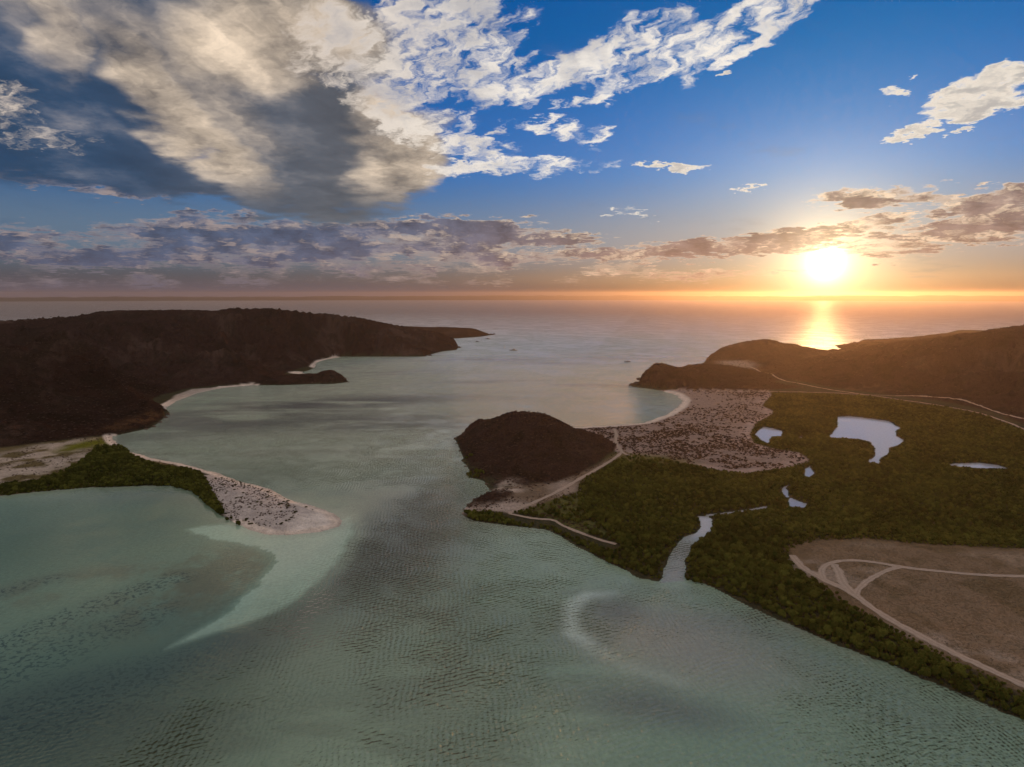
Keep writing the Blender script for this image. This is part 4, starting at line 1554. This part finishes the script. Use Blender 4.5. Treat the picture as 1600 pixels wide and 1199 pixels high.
    # --- dry grass tufts of the flat and the yards
    for poly, step, sc in ((SPIT_INNER, 1.3, 0.34), (FLAT, 3.6, 0.16), (YARD, 1.8, 0.35), (GREEN_YARD, 1.5, 0.45), (WEST_FLAT, 2.4, 0.4)):
        x, y = jitter_grid(poly, step, 1.0)
        m = in_view(x, y, 2.0) & (RNG.random(len(x)) < 0.4) & (fbm(x, y, 12, 2, seed=160) > 0.45)
        m &= track_clear(x, y, 0.6)
        X.append(x[m])
        Y.append(y[m])
        S.append(sc * (0.6 + 0.8 * RNG.random(m.sum())))
    x, y, s = np.concatenate(X), np.concatenate(Y), np.concatenate(S)
    z = height_at(x, y)
    k = z > 0.3
    stuff_instances('desert_scrub', np.stack([x[k], y[k], z[k] - 0.1], 1), s[k], RNG.integers(0, 5, k.sum()), low)


build_mangroves()
build_scrub()


# ------------------------------------------------------------------ rocks
def build_rocks():
    m, B = new_mat('shore_rock')
    P = B.node('ShaderNodeNewGeometry').outputs['Position']
    n = B.noise(P, 0.5, 5, 0.65)
    nrm = bump(B, n, 0.6, 0.5)
    finish(B, diffuse(B, B.mix(n, (0.030, 0.022, 0.018), (0.095, 0.065, 0.05)), 0.9, nrm))

    def rock_mesh(seed):
        r = np.random.default_rng(seed)
        bm = bmesh.new()
        bmesh.ops.create_icosphere(bm, subdivisions=2, radius=1.0)
        for v in bm.verts:
            q = mnoise.noise(Vector(v.co) * 1.3 + Vector((seed * 3.1, 0, 0))) * 0.35 + mnoise.noise(Vector(v.co) * 3.1 + Vector((0, seed * 1.7, 0))) * 0.16
            v.co *= 1 + q
            v.co.z *= 0.72
            if v.co.z < -0.3:
                v.co.z = -0.3
        return bm_mesh('rock', bm, m)
    kinds = [rock_mesh(i) for i in range(5)]
    spots = [
        ('rocks off the eastern bluff', [
            (987, 601.5, 3.4, 'second dark rock in from the sea off the eastern bluff'),
            (991, 601, 4.6, 'middle dark rock of the row off the eastern bluff'),
            (996, 600, 6.5, 'largest jagged rock, leaning on the foot of the eastern bluff'),
            (1000, 602, 5.0, 'broad dark rock at the waterline under the eastern bluff'),
            (984.5, 602.5, 2.2, 'outermost small rock off the tip of the eastern bluff')]),
        ('boulders at the end of the western ridge', [
            (717, 543.5, 5.0, 'large boulder at the very end of the long western ridge'),
            (720, 543, 2.6, 'small outer boulder just off the end of the western ridge'),
            (672, 556, 4.0, 'dark boulder where the cliff of the western ridge steps back'),
            (664, 557.4, 2.5, 'low boulder under the cliff of the western ridge')]),
        ('reef rocks off the far headland', [
            (767, 523.5, 7.0, 'flat dark reef rock joined to the farthest western headland'),
            (772, 522.8, 5.0, 'outer flat reef rock off the farthest western headland')]),
        ('rocks below the near western hill', [
            (258, 653, 2.6, 'brown rock below the rusty crag of the near western hill'),
            (262, 648, 2.2, 'rock at the point of the near western hill by the beach'),
            (250, 660, 2.4, 'middle rock of the shore under the near western hill'),
            (240, 667, 2.2, 'rock in the shadowed corner under the near western hill'),
            (228, 671, 1.8, 'small rock nearest the head of the sand spit')]),
        ('rocks round the central hill', [
            (712, 686, 1.8, 'dark rock at the westernmost point of the round hill'),
            (714, 693, 1.4, 'rock just inshore of the west point of the round hill'),
            (720, 705, 1.6, 'rock half way down the west shore of the round hill'),
            (727, 729, 1.5, 'rock above the green clump on the round hill shore'),
            (760, 757, 1.5, 'rock below the green clump on the round hill shore'),
            (767, 766, 1.3, 'rock at the notch between round hill and low knoll'),
            (708, 683, 0.8, 'tiny rock awash off the west point of the round hill')]),
        ('rocks on the low knoll', [
            (732, 789, 1.1, 'brown rock on the seaward slope of the low knoll'),
            (742, 783, 1.3, 'largest brown rock on the low knoll'),
            (752, 778, 1.0, 'brown rock on the top of the low knoll'),
            (725, 796, 0.9, 'rock at the seaward corner of the low knoll'),
            (762, 774, 1.1, 'brown rock at the inland end of the low knoll')]),
        ('rocks at the far eastern headland', [
            (1331, 541, 4.0, 'outer rock at the tip of the far eastern headland'),
            (1335, 540.5, 5.0, 'inner rock at the tip of the far eastern headland')]),
        ('rocks at the western islet', [
            (544, 597.5, 2.2, 'small outer rock at the end of the western islet'),
            (539, 597, 2.8, 'rock against the end of the western islet'),
            (488, 599.8, 2.2, 'rock in the saddle between western islet and shore')]),
    ]
    k = 0
    for group, pts in spots:
        for (px, py, s, label) in pts:
            p = gnd(px, py)
            o = link(bpy.data.objects.new('rock', kinds[k % 5]))
            zz = float(height_at(p[0], p[1])[0])
            o.location = (p[0], p[1], max(zz, -0.3) - 0.05 * s)
            o.scale = (s * (0.8 + 0.4 * random.random()), s * (0.8 + 0.4 * random.random()), s * (0.6 + 0.5 * random.random()))
            o.rotation_euler = (0, 0, random.random() * 6.28)
            tag(o, label, 'rock', group)
            k += 1


build_rocks()


# ------------------------------------------------------------------ boats at anchor
def paint(name, col, rough=0.45):
    m, B = new_mat(name)
    P = B.node('ShaderNodeTexCoord').outputs['Object']
    n = B.noise(P, 3.0, 3, 0.6)
    finish(B, diffuse(B, B.vm('SCALE', col, scale=B.m('MULTIPLY_ADD', n, 0.3, 0.85)), rough, None, 0.4))
    return m


HULL_WHITE = paint('hull_white', (0.34, 0.33, 0.33))
HULL_DARK = paint('hull_dark', (0.05, 0.06, 0.09))
GLASS_DARK = paint('dark_glass', (0.02, 0.022, 0.026), 0.15)
SPAR = paint('spar', (0.42, 0.41, 0.39), 0.35)
CANVAS = paint('canvas', (0.09, 0.10, 0.14), 0.9)


def hull_mesh(L, beam, free, mat, raked=0.12):
    bm = bmesh.new()
    st = 11
    rings = []
    for i in range(st):
        t = i / (st - 1)
        x = -L / 2 + L * t
        w = beam / 2 * (1 - max(0, (t - 0.35) / 0.65) ** 2.2) * (0.84 + 0.16 * min(1, t / 0.35))
        w = max(w, 0.03)
        sheer = free * (0.85 + 0.35 * t * t)
        keel = -0.5 * (1 - max(0, (t - 0.75) / 0.25) ** 2)
        xo = raked * L * max(0, t - 0.6) * 0.6
        rings.append([bm.verts.new(q) for q in ((x + xo, w, sheer), (x + xo * 0.5, w * 0.90, sheer * 0.35), (x, w * 0.55, keel * 0.6), (x, 0, keel),
                                                (x, -w * 0.55, keel * 0.6), (x + xo * 0.5, -w * 0.90, sheer * 0.35), (x + xo, -w, sheer))])
    for a, b in zip(rings[:-1], rings[1:]):
        for j in range(6):
            bm.faces.new((a[j], a[j + 1], b[j + 1], b[j]))
        bm.faces.new((a[6], a[0], b[0], b[6]))                      # deck
    bm.faces.new(rings[0])
    bm.faces.new(list(reversed(rings[-1])))
    bmesh.ops.recalc_face_normals(bm, faces=bm.faces)
    return bm_mesh('hull', bm, mat)


def house_mesh(name, x0, x1, w, z0, z1, mat, rake=0.5, taper=0.85):
    bm = bmesh.new()
    v = [bm.verts.new(p) for p in ((x0, -w, z0), (x1, -w, z0), (x1, w, z0), (x0, w, z0),
                                   (x0 + rake * 0.2, -w * taper, z1), (x1 - rake, -w * taper, z1), (x1 - rake, w * taper, z1), (x0 + rake * 0.2, w * taper, z1))]
    for f in ((0, 3, 2, 1), (4, 5, 6, 7), (0, 1, 5, 4), (1, 2, 6, 5), (2, 3, 7, 6), (3, 0, 4, 7)):
        bm.faces.new([v[i] for i in f])
    bmesh.ops.bevel(bm, geom=list(bm.edges), offset=0.08, segments=1, affect='EDGES')
    return bm_mesh(name, bm, mat)


def pole_mesh(name, pts, r0, r1, mat):
    bm = bmesh.new()
    n = len(pts)
    tube(bm, pts, [r0 + (r1 - r0) * i / (n - 1) for i in range(n)], 6)
    return bm_mesh(name, bm, mat)


def boat(name, label, px, py, turn, parts):
    p = gnd(px, py)
    root = bpy.data.objects.new(name, None)
    root.location = (p[0], p[1], 0)
    root.rotation_euler = (0, 0, math.radians(turn))
    link(root)
    tag(root, label, 'boat', 'boats anchored in the bay')
    for q in parts:
        me, kids = q if isinstance(q, tuple) else (q, ())
        o = link(bpy.data.objects.new(me.name.split('.')[0], me), root)
        for km in kids:
            link(bpy.data.objects.new(km.name.split('.')[0], km), o)


def motor(L, beam, hull=None):
    hull = hull or HULL_WHITE
    f = 0.10 * L
    return [hull_mesh(L, beam, f, hull),
            (house_mesh('cabin', -L * 0.26, L * 0.22, beam * 0.36, f * 0.85, f * 0.85 + L * 0.105, HULL_WHITE, L * 0.06),
             [house_mesh('window', -L * 0.22, L * 0.195, beam * 0.372, f * 0.85 + L * 0.045, f * 0.85 + L * 0.085, GLASS_DARK, L * 0.03, 0.97)]),
            house_mesh('flybridge', -L * 0.20, L * 0.08, beam * 0.30, f * 0.85 + L * 0.106, f * 0.85 + L * 0.165, HULL_WHITE, L * 0.03),
            pole_mesh('mast', [(-L * 0.08, 0, f + L * 0.15), (-L * 0.10, 0, f + L * 0.30)], 0.07, 0.04, SPAR),
            pole_mesh('rail', [(L * 0.25, beam * 0.25, f * 1.5), (L * 0.50, 0, f * 1.8), (L * 0.25, -beam * 0.25, f * 1.5)], 0.04, 0.04, SPAR)]


def sail(L, beam, hull=None, mast=1.25):
    f = 0.085 * L
    return [hull_mesh(L, beam, f, hull or HULL_WHITE, 0.2),
            (house_mesh('cabin', -L * 0.18, L * 0.2, beam * 0.28, f * 0.85, f * 0.85 + L * 0.055, HULL_WHITE, L * 0.06),
             [house_mesh('window', -L * 0.12, L * 0.12, beam * 0.285, f * 0.85 + L * 0.02, f * 0.85 + L * 0.04, GLASS_DARK, L * 0.02, 0.97)]),
            pole_mesh('mast', [(L * 0.08, 0, f * 0.8), (L * 0.08, 0, L * mast)], 0.14, 0.09, SPAR),
            pole_mesh('boom', [(L * 0.08, 0, f + L * 0.13), (-L * 0.30, 0, f + L * 0.14)], 0.10, 0.08, SPAR),
            pole_mesh('furled_sail', [(L * 0.06, 0, f + L * 0.155), (-L * 0.10, 0, f + L * 0.17), (-L * 0.29, 0, f + L * 0.16)], 0.20, 0.10, CANVAS),
            pole_mesh('forestay', [(L * 0.50, 0, f * 1.2), (L * 0.08, 0, L * mast * 0.97)], 0.05, 0.03, SPAR),
            pole_mesh('rudder', [(-L * 0.47, 0, 0.3), (-L * 0.47, 0, -0.6)], 0.12, 0.08, SPAR)]


boat('motor_yacht', 'largest boat, broad motor yacht with flybridge, rightmost of the four off the western headland', 802, 548, 176, motor(17.0, 5.0))
boat('sail_boat', 'small sailing boat seen end on, just left of the motor yacht', 788, 543, 78, sail(9.5, 3.0, None, 1.1))
boat('motor_boat', 'cabin boat nearest to the western ridge, leftmost of the anchored boats', 745.5, 534.5, 12, motor(12.0, 3.9))
boat('motor_boat', 'farthest boat, low dark launch just below the tip of the far western headland', 762, 530, 170, motor(12.0, 3.6, HULL_DARK))
boat('sail_boat', 'lone sailing boat with a bare mast, left of the eastern bluff', 980, 565.5, 8, sail(11.5, 3.5, HULL_DARK, 1.05))
